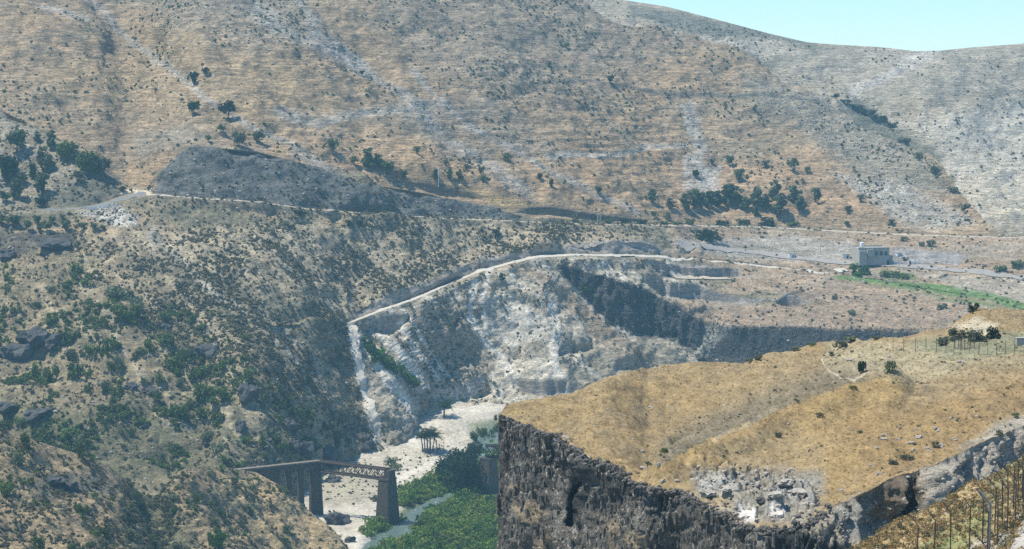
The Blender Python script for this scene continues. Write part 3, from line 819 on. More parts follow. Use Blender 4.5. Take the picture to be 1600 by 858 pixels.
def paint_gold(px, py, P):
    p = Paint(px, py, P, GOLD, 8, 7)
    b = fbm(P, 16, 4, 86); b2 = fbm(P, 5, 4, 87)
    p.m[..., 0] = .05; p.m[..., 1] = .15
    p.put(sstep(b, -.15, .5) * .7, (.235, .18, .098))
    p.put(sstep(b2, 0, .6) * .4, (.20, .16, .098), sc=.2)
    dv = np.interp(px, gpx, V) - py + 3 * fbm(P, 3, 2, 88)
    p.put(sstep(dv, -1, 2) * (1 - sstep(dv, 14, 62)) * sstep(px, 1000, 1050) * (1 - sstep(px, 1340, 1440)) * .9, (.15, .128, .085), sc=.45)  # hollow behind the crest: grey scrub plus shade painted into the ground colour
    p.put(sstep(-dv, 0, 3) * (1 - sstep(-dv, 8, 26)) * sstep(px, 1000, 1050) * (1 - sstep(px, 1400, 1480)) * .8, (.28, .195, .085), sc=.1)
    p.poly([(790, 640), (900, 608), (1100, 572), (1080, 610), (900, 650)], (.235, .172, .082), 15, .6, sc=.15)
    p.poly([(1200, 650), (1330, 605), (1430, 590), (1380, 660), (1330, 760), (1280, 780), (1290, 700)], (.245, .172, .076), 18, .7, sc=.12)
    p.poly([(1330, 660), (1600, 590), (1840, 560), (1840, 600), (1600, 660), (1440, 730), (1350, 765)], (.225, .155, .07), 18, .7, sc=.4)
    p.poly([(1290, 535), (1480, 535), (1560, 560), (1440, 600), (1360, 590), (1290, 560)], (.26, .225, .14), 10, .75, sc=.5, rk=.3)
    p.poly([(1440, 545), (1620, 548), (1620, 575), (1450, 580)], (.25, .215, .13), 8, .5, sc=.5)
    p.poly([(1420, 535), (1500, 520), (1860, 520), (1860, 552), (1470, 556)], (.17, .18, .11), 6, .75, sc=.5)
    p.poly([(1485, 512), (1520, 496), (1560, 505), (1545, 520)], (.42, .37, .26), 4, .8, rk=.5)
    p.poly([(1080, 735), (1150, 730), (1270, 735), (1290, 775), (1250, 820), (1160, 815), (1120, 795), (1085, 770)], (.20, .19, .155), 10, .9, rk=.4, sc=.5)
    p.poly([(1095, 775), (1130, 772), (1150, 795), (1110, 795)], (.3, .235, .14), 5, .8, rk=.05)
    p.poly([(1090, 742), (1160, 738), (1150, 772), (1095, 770)], (.30, .295, .265), 6, .7, rk=.55)
    p.poly([(1150, 785), (1182, 795), (1180, 815), (1150, 812)], (.6, .58, .53), 4, .9, rk=.6, sc=0)
    p.poly([(1200, 785), (1235, 790), (1215, 815), (1200, 800)], (.6, .58, .52), 5, .8, rk=.5)
    p.poly([(1205, 745), (1260, 750), (1270, 785), (1210, 785)], (.23, .23, .21), 6, .75, rk=.4, sc=.3)
    p.poly([(1500, 700), (1560, 680), (1860, 600), (1860, 560), (1560, 660)], (.29, .275, .23), 8, .7, rk=.5)
    p.line([(1288, 560), (1300, 580), (1325, 597), (1345, 590)], 1.6, (.42, .36, .26), 1.2, .8)
    p.line([(1240, 632), (1180, 655), (1120, 690)], 3, (.3, .26, .17), 2, .5)
    return p.c, p.m
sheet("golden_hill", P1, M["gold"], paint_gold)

# the basalt face below the rim
cpx = np.concatenate([np.linspace(779, 1440, 560), np.linspace(1441.5, 1830, 110)])
Ec = np.interp(cpx, gpx, E); YEc = np.interp(cpx, gpx, P1[0, :, 1])
zc = np.interp(cpx, gpx, P1[0, :, 2])
hgt = 34.0
nrow = 210
tv = np.linspace(0, 1, nrow)[:, None]
lean = smooth(np.interp(cpx, [779, 1000, 1230, 1290, 1358, 1368, 1432, 1445, 1830], [.18, .18, .25, .65, .65, .22, .22, 1.0, 1.1]), 3)
Z = zc - tv * hgt
ax, _ = kk(cpx, Ec)
Yc = YEc - tv * hgt * lean
eramp = np.interp(cpx, [779, 840, 920], [0, .3, 1])
Xc = ax * YEc - tv * hgt * lean * .35 * eramp + np.interp(cpx, [779, 792], [1, 0]) * 1.1 * np.abs(fbm(np.stack([Z * 0, Z, Z * 0], -1), 3.5, 3, 106))
P = np.stack([Xc + 0 * Z, Yc, Z], -1)
run = np.concatenate([[0], np.cumsum(np.hypot(np.diff(ax * YEc), np.diff(YEc)))])     # metres along the face
U = run[None, :] + 0 * Z
jit = fbm(np.stack([U, Z, 0 * Z], -1), 6, 2, 101)
def cells(w, h, seed):
    uu = U / w + .35 * jit
    iu = np.floor(uu)
    vv_ = Z / h + _hash(iu.astype(np.int64), iu.astype(np.int64) * 0 + 3, iu.astype(np.int64) * 0, seed)
    return _hash(iu.astype(np.int64), np.floor(vv_).astype(np.int64), 0 * iu.astype(np.int64), seed + 1)
UZ = np.stack([U, Z, 0 * Z], -1)
dis = .60 * cells(1.5, 7.0, 5) + .45 * cells(.7, 3.5, 6) + .22 * cells(.4, 1.2, 7) + 1.5 * fbm(UZ, 13, 3, 102) + .22 * fbm(UZ, 1.6, 3, 103)
ppx, ppy = proj(P)
cleft = poly(ppx, ppy, [(893, 748), (908, 750), (907, 800), (898, 836), (882, 820), (880, 780)], 2.0)
dis -= 1.6 * poly(ppx, ppy, [(1300, 820), (1352, 770), (1362, 770), (1330, 858)], 6) * 0
gb = sstep(tv, 0, .03)
nc_ = normals(P); nc_ *= np.sign(-nc_[..., 1:2])
right = sstep(ppx, 1260, 1330)
dis = dis + right * (1.0 * ridged(UZ, 6, 3, 104, (1, .5, 1)) + .5 * ridged(UZ, 1.8, 3, 105))
dis = dis * np.interp(cpx, [779, 800, 850], [.35, .6, 1])[None, :]
P += nc_ * (dis * (gb * .9 + .1))[..., None]
P[..., 1] += 16.0 * cleft
P[..., 2] -= 2.5 * cleft
wrapc = np.repeat(P[:, :1], 5, 1)
wrapc[:, :, 1] += np.array([60, 34, 16, 6, 1.5])[None, :]
wrapc[:, :, 0] += np.array([3, 1.5, .6, .2, .05])[None, :]
wrapc[:, :, 2] -= np.array([24, 13, 6, 2.2, .5])[None, :]
P = np.concatenate([wrapc, P], 1)[::-1]
def paint_cliff(px, py, P):
    p = Paint(px, py, P, (.052, .050, .045), 5, 4)
    p.m[..., 0] = .56; p.m[..., 1] = .45
    vert = fbm(P, 2.2, 3, 111, .6, (1, 1, .22))
    p.put(sstep(vert, .1, .6) * .6, (.15, .145, .125), rk=.5, sc=.3)
    p.put(sstep(fbm(P, 5, 3, 112), .25, .7) * .6, (.045, .047, .047), rk=.15)
    p.put(sstep(py, 700, 860) * .3 * (px < 1200), (.21, .19, .15), rk=.55, sc=.3)
    for pts in ([(800, 790), (830, 780), (850, 805), (835, 815), (810, 810)], [(840, 840), (862, 835), (865, 870), (838, 870)], [(948, 812), (962, 810), (960, 860), (950, 860)], [(795, 760), (815, 755), (812, 770)], [(985, 830), (1010, 840), (1005, 870), (985, 860)]):
        p.poly(pts, (.30, .24, .15), 6, .8, rk=.2, sc=.2)
    p.poly([(895, 745), (905, 750), (903, 800), (893, 832), (885, 815), (885, 770)], (.03, .03, .03), 2, .8, rk=0)  # cleft darkened: shade of the recess painted in
    # right-hand grey outcrop
    p.put(sstep(px, 1240, 1290), (.29, .25, .185), rk=.4, sc=.4)
    p.poly([(1362, 752), (1440, 733), (1436, 795), (1400, 812), (1372, 818), (1362, 790)], (.135, .105, .07), 5, .9, rk=.2, sc=.45)
    p.poly([(1422, 745), (1437, 735), (1434, 800), (1415, 810)], (.05, .05, .045), 3, .7, rk=.05)  # right side of the brown outcrop, its shade painted near black
    p.poly([(1376, 782), (1392, 778), (1396, 805), (1378, 815)], (.22, .16, .09), 3, .9)
    p.poly([(1300, 800), (1360, 770), (1365, 830), (1320, 850)], (.2, .215, .195), 5, .6, rk=.5)
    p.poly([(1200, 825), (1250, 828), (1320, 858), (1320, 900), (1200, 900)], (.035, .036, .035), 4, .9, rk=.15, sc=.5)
    p.poly([(1440, 735), (1600, 670), (1600, 740), (1450, 790)], (.34, .305, .24), 5, .8, rk=.45, sc=.35)
    return p.c, p.m
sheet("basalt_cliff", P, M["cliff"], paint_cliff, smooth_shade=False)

# ------------------------------------------------------------------ grassy bank with the gravel path, lower right
bpx = np.concatenate([np.linspace(1290, 1700, 230), np.linspace(1704, 2900, 110)])
G = smooth(np.interp(bpx, [1290, 1318, 1335, 1400, 1480, 1550, 1600, 1860, 2300, 2900], [885, 868, 858, 815, 783, 744, 712, 600, 520, 470]), 3)
bYb = np.interp(bpx, [1290, 1400, 1600, 1860, 2900], [92, 88, 76, 62, 40])
gY = np.interp(bpx, [1290, 1400, 1500, 1600, 1860, 2300, 2900], [94, 104, 112, 118, 126, 140, 150])
P = loft(bpx, [(960 + 0 * bpx, 'Y', bYb * .93), ((G + 905) / 2, 'Y', bYb * .55 + gY * .45), (G, 'Y', gY), (G + 4, 'd', 3.0), (G + 120, 'd', 5.0)], bYb * .93, [120, 120, 4, 6])
px, py = proj(P)
pathm = poly(px, py, [(1558, 885), (1585, 830), (1612, 800), (1700, 760), (1860, 700), (2900, 500), (2900, 960), (1540, 960)], 10)
d = (.5 * fbm(P, 6, 3, 121) + .16 * fbm(P, 1.3, 3, 122)) * (1 - .85 * pathm) + .04 * fbm(P, .4, 2, 123)
P[..., 2] += d * sstep(py - np.interp(px, bpx, G), -1, 10)
def paint_bank(px, py, P):
    p = Paint(px, py, P, (.33, .255, .135), 9, 2.5)
    p.m[..., 0] = .12; p.m[..., 1] = .3
    p.put(sstep(fbm(P, 4, 3, 124), 0, .5) * .6, (.27, .235, .12))
    p.poly([(1330, 858), (1420, 805), (1500, 775), (1500, 790), (1420, 850), (1340, 900)], (.33, .245, .12), 12, .7)
    p.poly([(1430, 860), (1480, 830), (1540, 770), (1570, 780), (1530, 830), (1500, 870)], (.2, .215, .09), 12, .8, sc=.35)
    p.poly([(1535, 745), (1600, 705), (1610, 735), (1545, 760)], (.2, .23, .10), 8, .7)
    p.poly([(1420, 870), (1475, 835), (1490, 845), (1450, 880)], (.16, .19, .085), 6, .7)
    p.poly([(1515, 850), (1545, 840), (1560, 880), (1510, 880)], (.5, .46, .38), 5, .8, rk=.4)
    p.poly([(1545, 858), (1575, 815), (1610, 780), (1860, 690), (1860, 720), (1610, 800), (1585, 830), (1560, 880)], (.19, .185, .15), 6, .8, rk=.5, sc=.5)
    p.poly([(1562, 890), (1588, 832), (1614, 802), (1700, 762), (1860, 700), (2900, 520), (2900, 960), (1545, 960)], (.37, .345, .30), 6, .95, rk=.25, sc=.08)
    return p.c, p.m
sheet("grassy_bank", P, M["bank"], paint_bank)

# unseen low sheet, added to stop sky light bleeding in from below
me = mesh_np("ground", [(-9000, -3000, -190), (9000, -3000, -190), (9000, 12000, -190), (-9000, 12000, -190)], [(0, 1, 2, 3)])
o = link("ground", me, plain("under_sheet", (.27, .22, .15), .3, .01)); o["kind"] = "structure"

bpy.context.view_layer.update()
dg = bpy.context.evaluated_depsgraph_get()
BVH = {k: BVHTree.FromObject(v["obj"], dg) for k, v in PATCH.items()}
def hit(px_, py_, only=None):
    """the ground point seen at a pixel of the photograph"""
    a, b_ = kk(px_, py_)
    d_ = Vector((a, 1.0, b_)).normalized()
    best = None
    for k, bv in BVH.items():
        if only and k not in only: continue
        h = bv.ray_cast(Vector((0, 0, 0)), d_)
        if h[0] is not None and (best is None or h[3] < best[1]):
            best = (h[0], h[3])
    return best[0] if best else None
def drop(x, y, only=None):
    best = None
    for k, bv in BVH.items():
        if only and k not in only: continue
        h = bv.ray_cast(Vector((x, y, 400)), Vector((0, 0, -1)))
        if h[0] is not None and (best is None or h[0].z > best.z): best = h[0]
    return best
#@@OBJECTS
# ------------------------------------------------------------------ roads and tracks, laid on the ground
def ribbon(name, pts, width, mat, lift=.25, only=None, step=5.0):
    c = []
    for (x0, y0), (x1, y1) in zip(pts[:-1], pts[1:]):
        n_ = max(2, int(math.hypot(x1 - x0, y1 - y0) / 4))
        for k in range(n_):
            h = hit(x0 + (x1 - x0) * k / n_, y0 + (y1 - y0) * k / n_, only)
            if h is not None: c.append(h)
    h = hit(*pts[-1], only)
    if h is not None: c.append(h)
    A = np.array([tuple(p_) for p_ in c])
    dist = np.concatenate([[0], np.cumsum(np.linalg.norm(np.diff(A[:, :2], axis=0), axis=1))])
    u = np.linspace(0, dist[-1], max(4, int(dist[-1] / step)))
    A = np.stack([smooth(np.interp(u, dist, A[:, i]), 8) for i in range(3)], -1)
    v_, f_ = [], []
    across = 5
    for i in range(len(A)):
        d_ = A[min(i + 1, len(A) - 1)] - A[max(i - 1, 0)]
        s_ = np.array([d_[1], -d_[0]]) / (np.hypot(d_[0], d_[1]) + 1e-9)
        w_ = width * (1 + .12 * math.sin(i * .9) + .08 * math.sin(i * 2.3))
        for k in range(across):
            e = (k / (across - 1) - .5) * w_
            x, y = A[i, 0] + s_[0] * e, A[i, 1] + s_[1] * e
            g = drop(x, y, only)
            z = A[i, 2] if g is None else max(min(g.z, A[i, 2] + 5), A[i, 2] - 5)
            v_.append((x, y, z + lift))
        if i:
            for k in range(across - 1):
                a_ = (i - 1) * across + k
                f_.append((a_, a_ + 1, a_ + across + 1, a_ + across))
    me = bpy.data.meshes.new(name); me.from_pydata(v_, [], f_); me.update()
    me.polygons.foreach_set("use_smooth", np.ones(len(f_), bool))
    o = link(name, me, mat); o["kind"] = "structure"
    return o

M["chalkroad"] = plain("chalk_track", (.42, .395, .325), .2, .3)
M["dirtroad"] = plain("dirt_track", (.40, .35, .265), .2, .4)
M["asphalt"] = plain("worn_asphalt", (.16, .165, .165), .12, .4)
HS = ["hillside"]
def row_road(name, r0, r1, x0, x1, mat, lift=.12):
    Pg = PATCH["hillside"]["P"]
    c = np.where((pxs >= x0) & (pxs <= x1))[0]
    Q = Pg[r0:r1 + 1][:, c].copy()
    Q[..., 2] += lift
    for e_ in (0, -1): Q[e_, :, 2] += -.35 + .6 * fbm(Q[e_], 6, 3, 151)
    nr_, nc_r = Q.shape[:2]
    ix = np.arange(nr_ * nc_r).reshape(nr_, nc_r)
    me = mesh_np(name, Q.reshape(-1, 3), np.stack([ix[:-1, :-1], ix[:-1, 1:], ix[1:, 1:], ix[1:, :-1]], -1).reshape(-1, 4))
    me.polygons.foreach_set("use_smooth", np.ones(len(me.polygons), bool))
    o = link(name, me, mat); o["kind"] = "structure"
row_road("quarry_road", 212, 217, 546, 1300, M["chalkroad"])
row_road("asphalt_road", 320, 326, 30, 229, M["asphalt"])
row_road("upper_track", 319, 323, 231, 1000, M["dirtroad"])
row_road("valley_road", 319, 325, 1000, 1640, M["dirtroad"])
def fall_track(name, knots, half, mat, lift=.25):
    D_ = PATCH["hillside"]; Pg = D_["P"]
    v_, f_ = [], []
    ky = [k_[1] for k_ in knots]; kx = [k_[0] for k_ in knots]
    n_ = 0
    for r in range(211, 6, -1):
        c0 = int(np.argmin(abs(pxs - 560)))
        y_ = D_["py"][r, c0 - 8:c0 + 14].mean()
        if not (ky[0] <= y_ <= ky[-1]): continue
        c_ = int(np.argmin(abs(pxs - np.interp(y_, ky, kx) - 1.5 * math.sin(r * .23))))
        for k_ in range(-half, half + 1):
            q_ = Pg[r, c_ + k_]; v_.append((q_[0], q_[1], q_[2] + lift))
        if n_:
            for k_ in range(2 * half):
                a_ = (n_ - 1) * (2 * half + 1) + k_; f_.append((a_, a_ + 1, a_ + 2 * half + 2, a_ + 2 * half + 1))
        n_ += 1
    me = bpy.data.meshes.new(name); me.from_pydata(v_, [], f_); me.update()
    me.polygons.foreach_set("use_smooth", np.ones(len(f_), bool))
    o = link(name, me, mat); o["kind"] = "structure"
fall_track("chalk_track", [(549, 508), (552, 535), (560, 575), (570, 615), (582, 655), (594, 692)], 2, plain("bare_chalk", (.47, .44, .36), .12, .3), .45)
ribbon("terrace_road", [(1040, 385), (1100, 383), (1160, 387), (1240, 400), (1290, 411), (1340, 416), (1400, 413), (1450, 418), (1530, 426), (1620, 436)], 5.5, plain("pale_road", (.26, .245, .215), .15, .4), .3, HS)
ribbon("field_track", [(1290, 428), (1310, 421), (1340, 419)], 6, M["chalkroad"], .4, HS)
ribbon("bench_track", [(1036, 434), (1090, 435), (1155, 434)], 6, M["dirtroad"], .4, HS)

# ------------------------------------------------------------------ plants: building blocks
def leaf_cloud(blobs, n, size, seed, flat=.5, up=0.0):
    r_ = np.random.default_rng(seed)
    B = np.array(blobs, float)
    w = B[:, 3] ** 2 * (B[:, 4] if B.shape[1] > 4 else 1)
    k = r_.choice(len(B), n, p=w / w.sum())
    d_ = r_.normal(size=(n, 3)); d_ /= np.linalg.norm(d_, axis=1, keepdims=True)
    rad = r_.uniform(0.35, 1.05, n) ** .55
    zs = B[k, 4] if B.shape[1] > 4 else np.ones(n)
    c_ = B[k, :3] + d_ * (rad * B[k, 3])[:, None] * np.stack([np.ones(n), np.ones(n), zs], -1)
    nn = d_ + r_.normal(size=(n, 3)) * .7 + np.array([0, 0, up])
    nn /= np.linalg.norm(nn, axis=1, keepdims=True)
    a_ = np.cross(nn, r_.normal(size=(n, 3))); a_ /= np.linalg.norm(a_, axis=1, keepdims=True)
    b_ = np.cross(nn, a_)
    s_ = size * r_.uniform(.6, 1.4, n)[:, None]
    a_ = a_ * s_; b_ = b_ * s_ * r_.uniform(.5, 1, n)[:, None]
    c_[:, 2] = np.maximum(c_[:, 2], .0)
    v_ = np.stack([c_ - a_ - b_ * .6, c_ + a_ * .7 - b_, c_ + a_ + b_ * .7, c_ - a_ * .6 + b_], 1).reshape(-1, 3)
    return v_, np.arange(4 * n).reshape(n, 4)

M["pine"] = leafmat("pine_leaves", (.095, .135, .062))
M["olive"] = leafmat("olive_leaves", (.125, .155, .09))
M["green"] = leafmat("bush_leaves", (.088, .135, .038))
M["vivid"] = leafmat("vivid_leaves", (.055, .135, .022))
M["dark"] = leafmat("dark_leaves", (.024, .046, .020))
M["reed"] = leafmat("riverside_leaves", (.12, .215, .034))
M["reed2"] = leafmat("young_leaves", (.165, .225, .05), .3)
M["scrub"] = leafmat("scrub_twigs", (.135, .13, .082), .4)
M["straw"] = leafmat("straw_blades", (.34, .255, .125), .25)
M["grey"] = leafmat("grey_scrub_leaves", (.10, .115, .075), .4)
M["bark"] = plain("bark", (.12, .09, .065), .4, 3)
M["palmbark"] = plain("palm_bark", (.10, .075, .05), .4, 4)

def cloud_mesh(name, blobs, n, size, seed, mat, **kw):
    me = mesh_np(name, *leaf_cloud(blobs, n, size, seed, **kw))
    me.materials.append(mat)
    return me

def tree_blobs(kind, sd):
    r_ = random.Random(sd)
    if kind == 'tall':         # loose, upright, several storeys of branches
        return [(r_.uniform(-.13, .13), r_.uniform(-.13, .13), .25 + .65 * i / 9, r_.uniform(.10, .19) * (1.1 - .45 * i / 9)) for i in range(10)]
    if kind == 'round':        # broad crown on a short stem
        return [(r_.uniform(-.25, .25), r_.uniform(-.25, .25), r_.uniform(.32, .78), r_.uniform(.14, .24)) for i in range(12)]
    if kind == 'dense':
        return [(r_.uniform(-.32, .32), r_.uniform(-.32, .32), r_.uniform(.16, .80), r_.uniform(.13, .23)) for i in range(22)]
    return [(r_.uniform(-.42, .42), r_.uniform(-.42, .42), r_.uniform(.1, .62), r_.uniform(.18, .34)) for i in range(9)]   # bush

TREES = {}
def tree_proto(kind, mat, sd, n=420, size=.052):
    key = (kind, mat, sd)
    if key in TREES: return TREES[key]
    bl = tree_blobs(kind, sd)
    crown = cloud_mesh("crown", bl, n, size, sd, M[mat])
    tr = MB()
    r_ = random.Random(sd + 5)
    th = .62 if kind == 'tall' else .45
    tr.tube([(0, 0, -.06), (.01, 0, th * .4), (.02 * r_.uniform(-1, 1), .02, th), (.0, .0, th + .2)], [.030, .024, .017, .006], 6)
    for k in range(4):
        b_ = bl[(k * 2 + 1) % len(bl)]
        z0 = th * (.45 + .13 * k)
        tr.tube([(0, 0, z0), (b_[0] * .5, b_[1] * .5, (z0 + b_[2]) / 2 + .03), (b_[0], b_[1], b_[2])], [.014, .009, .004], 5)
    trunk = tr.mesh("trunk"); trunk.materials.append(M["bark"])
    TREES[key] = (trunk, crown)
    return TREES[key]

def tree(px_, py_, hpx, label, kind='tall', mat='pine', wide=1.0, name="tree", cat="tree", group=None, n=420, size=.052, only=None, var=None):
    g = hit(px_, py_, only)
    if g is None: return None
    h = hpx * g.y / F
    sd = var if var is not None else random.randint(0, 3)
    trunk, crown = tree_proto(kind, mat, sd, n, size)
    root = empty(name, (g.x, g.y, g.z - .02 * h), random.uniform(0, 6.28))
    root.scale = (h * wide, h * wide, h)
    link("trunk", trunk, None, root); link("crown", crown, None, root)
    tag(root, label, cat, group)
    return root

ORD0 = "first second third fourth fifth sixth seventh eighth ninth tenth eleventh".split()
BUSH = {}
def bush(px_, py_, wpx, hpx, label, mat='green', name="bush", cat="bush", group=None, n=260, size=.085, only=None):
    """px_,py_: middle of the bush's foot"""
    g = hit(px_, py_, only)
    if g is None: return None
    sd = random.randint(0, 4)
    key = (mat, sd, n)
    if key not in BUSH:
        BUSH[key] = cloud_mesh("bush", tree_blobs('bush', sd + 20), n, size, sd, M[mat])
    o = link(name, BUSH[key])
    w = wpx * g.y / F / 1.15; h = hpx * g.y / F / .85
    o.location = (g.x, g.y, g.z - .05 * h); o.scale = (w, w, h); o.rotation_euler = (0, 0, random.uniform(0, 6.28))
    return tag(o, label, cat, group)

# ------------------------------------------------------------------ the ruined railway bridge
M["stone"] = plain("dark_masonry", (.066, .056, .042), .45, 1.3, .95, bump=.12, mscale=(1, 1, 2.2))
M["coping"] = plain("deck_stone", (.18, .15, .11), .25, .8)
M["rust"] = plain("rusty_steel", (.03, .022, .017), .35, 1.5, .7)
def pt(px_, py_, Y):
    return Vector([float(v) for v in unproj(np.array(px_ * 1.0), np.array(py_ * 1.0), Y)])
DZ = -139.0
def level(px_, py_, z=DZ):
    a, b_ = kk(px_, py_); Y = z / b_
    return Vector((a * Y, Y, z))
Apt, Bpt = level(398, 730), level(499, 719)
ax_ = (Bpt - Apt); Lv = ax_.length; ax_.normalize()
side = Vector((ax_.y, -ax_.x, 0))                       # towards the viewer
rzv = math.atan2(ax_.y, ax_.x)
via = empty("stone_viaduct", Bpt + Vector((0, 0, -18)), 0)
def vlocal(u, w, z): return Apt + ax_ * u + side * w + Vector((0, 0, z)) - via.location
HW = 1.0
def prism(mb, poly2, w0, w1):
    """extrude an outline in (u, z) across the bridge from w0 to w1"""
    n_ = len(poly2)
    mb.add([vlocal(u, w0, z) for u, z in poly2] + [vlocal(u, w1, z) for u, z in poly2],
           [tuple(range(n_))[::-1], tuple(range(n_, 2 * n_))] + [(i, (i + 1) % n_, n_ + (i + 1) % n_, n_ + i) for i in range(n_)])
bay0, bayw, pierw = Lv * .33, Lv * .185, Lv * .062
nb = 3
ends = bay0 + nb * bayw
mb = MB(); mb_ = [(-6, -1.1), (bay0 - pierw / 2, -1.1), (bay0 - pierw / 2, -9), (-6, -3)]
prism(mb, mb_, -HW, HW); mb.build("abutment", M["stone"], via)
for i in range(nb):                                       # arches: spandrel with a round-headed opening
    u0 = bay0 + i * bayw + pierw / 2; u1 = bay0 + (i + 1) * bayw - pierw / 2
    r_ = (u1 - u0) / 2; um = (u0 + u1) / 2
    up_ = [(um + r_ * math.cos(t_), -2.1 - r_ + r_ * math.sin(t_)) for t_ in np.linspace(0, math.pi, 13)]
    mb = MB()
    for (ua, za), (ub, zb) in zip(up_[:-1], up_[1:]):
        prism(mb, [(ua, za), (ua, -1.1), (ub, -1.1), (ub, zb)], -HW, HW)
    mb.build("arch", M["stone"], via)
for i in range(nb + 1):
    u = bay0 + i * bayw
    last = i == nb
    hw = pierw / 2
    mb = MB()
    ue = Lv if last else u + hw
    ht = 20 if last else (11 + 4 * i)
    bt = 1.0 if last else .3
    q = [(u - hw, -1.1), (ue, -1.1), (ue + bt, -ht), (u - hw - (.2 if not last else .1), -ht)]
    prism(mb, q, -HW - .02, HW + .02)
    mb.build("pier", M["stone"], via)
mb = MB(); prism(mb, [(-8, -.55), (Lv + .2, -.55), (Lv + .2, -1.12), (-8, -1.12)], -HW - .25, HW + .25); mb.build("cornice", M["stone"], via)
mb = MB(); prism(mb, [(-8, .0), (Lv + .1, .0), (Lv + .1, -.54), (-8, -.54)], -HW - .1, HW + .1); mb.build("deck", M["coping"], via)
tag(via, "dark stone viaduct end with three round arches on the straw-coloured spur", "viaduct")

Cpt = level(606, 732)
def truss(name, A, B, depth, width, label, nbays, ends_=True):
    ax2 = (B - A); Lt = ax2.length; ax2.normalize()
    sd = Vector((ax2.y, -ax2.x, 0))
    root = empty(name, A + Vector((0, 0, -depth)))
    def q(u, w, z): return A + ax2 * u + sd * w + Vector((0, 0, z)) - root.location
    def bar(nm, p0, p1, r__):
        b_ = MB(); b_.tube([p0, p1], r__, 4); return b_.build(nm, M["rust"], root)
    for w in (-width / 2, width / 2):
        bar("top_chord", q(0, w, 0), q(Lt, w, 0), .36); bar("bottom_chord", q(0, w, -depth), q(Lt, w, -depth), .34)
        for i in range(nbays + 1):
            u = Lt * i / nbays
            bar("upright", q(u, w, 0), q(u, w, -depth), .16)
            if i < nbays:
                u2 = Lt * (i + 1) / nbays
                bar("diagonal", q(u, w, 0), q(u2, w, -depth), .14)
                bar("diagonal", q(u, w, -depth), q(u2, w, 0), .12)
    for i in range(nbays + 1):
        u = Lt * i / nbays
        bar("cross_beam", q(u, -width / 2, 0), q(u, width / 2, 0), .12)
    for w in (-.75, .75):
        bar("rail_bearer", q(0, w, .25), q(Lt, w, .25), .16)
    tag(root, label, "bridge span")
    return root
truss("truss_span", Bpt + Vector((0, 0, -.35)) - (Cpt - Bpt).normalized() * .5, Cpt + Vector((0, 0, -.3)), 3.5, 2.6, "rusty lattice truss span between the viaduct arches and the lone stone pier", 9)

def stone_pier(name, c, rz, size, top, h, label, cap=True):
    root = empty(name, (c.x, c.y, c.z), rz)
    b_ = MB(); b_.box((0, 0, 0), (size[0], size[1], h), 0, top); b_.build("shaft", M["stone"], root)
    b_ = MB(); b_.box((0, 0, h - .0), (size[0] * top[0] + .35, size[1] * top[1] + .35, .5), 0, (1, 1)); b_.build("cap_course", M["stone"], root)
    b_ = MB(); b_.box((0, 0, -.8), (size[0] + .9, size[1] + .9, 2.0), 0, (.97, .97)); b_.build("plinth", M["stone"], root)
    return tag(root, label, "bridge pier")
d2 = (Cpt - Bpt).normalized()
rz2 = math.atan2(d2.y, d2.x)
pc = Cpt + d2 * -.6; pc.z = -ZF - .6
stone_pier("bridge_pier", pc + Vector((0.3, 0, 0)), rz2, (5.6, 7.2), (.70, .72), (Cpt.z - 3.9) - pc.z, "tall tapered stone pier at the end of the rusty truss span")
b_ = MB(); b_.box((0, 0, 0), (2.6, 3.6, 2.9), 0, (.9, .95))
up = b_.build("bearing_block", M["stone"], bpy.data.objects["bridge_pier"]); up.location = (.9, 0, (Cpt.z - 3.4) - pc.z)
P2 = level(763, 717, -143.5)
p2b = Vector((P2.x, P2.y, -ZF - 1.2))
stone_pier("bridge_pier", p2b, math.atan2(.75, .66), (6.6, 6.4), (.66, .7), P2.z - p2b.z, "broad stone pier standing in the trees beside the basalt cliff")
e2 = Vector((.62, .78, 0))
truss("truss_stub", P2 + Vector((-.8, -.4, 4.9)), P2 + Vector((-.8, -.4, 4.9)) + Vector((14, 3, 0)), 4.2, 2.4, "rusty steel frame stub on the pier beside the basalt cliff", 5)

# ------------------------------------------------------------------ station building on the terrace
M["wallp"] = plain("grey_plaster", (.34, .33, .285), .18, .6)
M["roofp"] = plain("roof_screed", (.33, .31, .27), .18, .5)
M["hole"] = plain("dark_opening", (.022, .024, .026), .2, 1)
M["white"] = plain("white_paint", (.72, .72, .68), .08, 1)
M["glassd"] = plain("dusty_glass", (.035, .04, .045), .2, .6, .25)
g = hit(1360, 411, HS)
k_ = g.y / F
sta = empty("station_building", (g.x, g.y, g.z - .5), .10)
BW, BD, BH = 49 * k_, 12.0, 25 * k_ + .5
fr = -BD / 2
wx = [(-BW / 2 + f_ * BW) for f_ in (.285, .435, .59, .74, .895)]
ww, wh, wz = .09 * BW, .22 * BH, .58 * BH
b_ = MB()
def wbox(x0, x1, z0, z1, y0=fr, y1=fr + .5): b_.box(((x0 + x1) / 2, (y0 + y1) / 2, z0), (x1 - x0, y1 - y0, z1 - z0))
wbox(-BW / 2, BW / 2, 0, wz); wbox(-BW / 2, BW / 2, wz + wh, BH)
xs_ = [-BW / 2] + [v for c_ in wx for v in (c_ - ww / 2, c_ + ww / 2)] + [BW / 2]
for a_, c_ in zip(xs_[0::2], xs_[1::2]): wbox(a_, c_, wz + .002, wz + wh - .002)
b_.box((-BW / 2 + .25, .25, 0), (.5, BD - .5, BH)); b_.box((BW / 2 - .25, .25, 0), (.5, BD - .5, BH)); b_.box((0, BD / 2 - .25 + .002, 0), (BW - 1.0, .5, BH))
b_.build("wall", M["wallp"], sta)
b_ = MB(); b_.box((0, .3, BH - .55), (BW - .9, BD - 1.1, .3)); b_.build("roof", M["roofp"], sta)
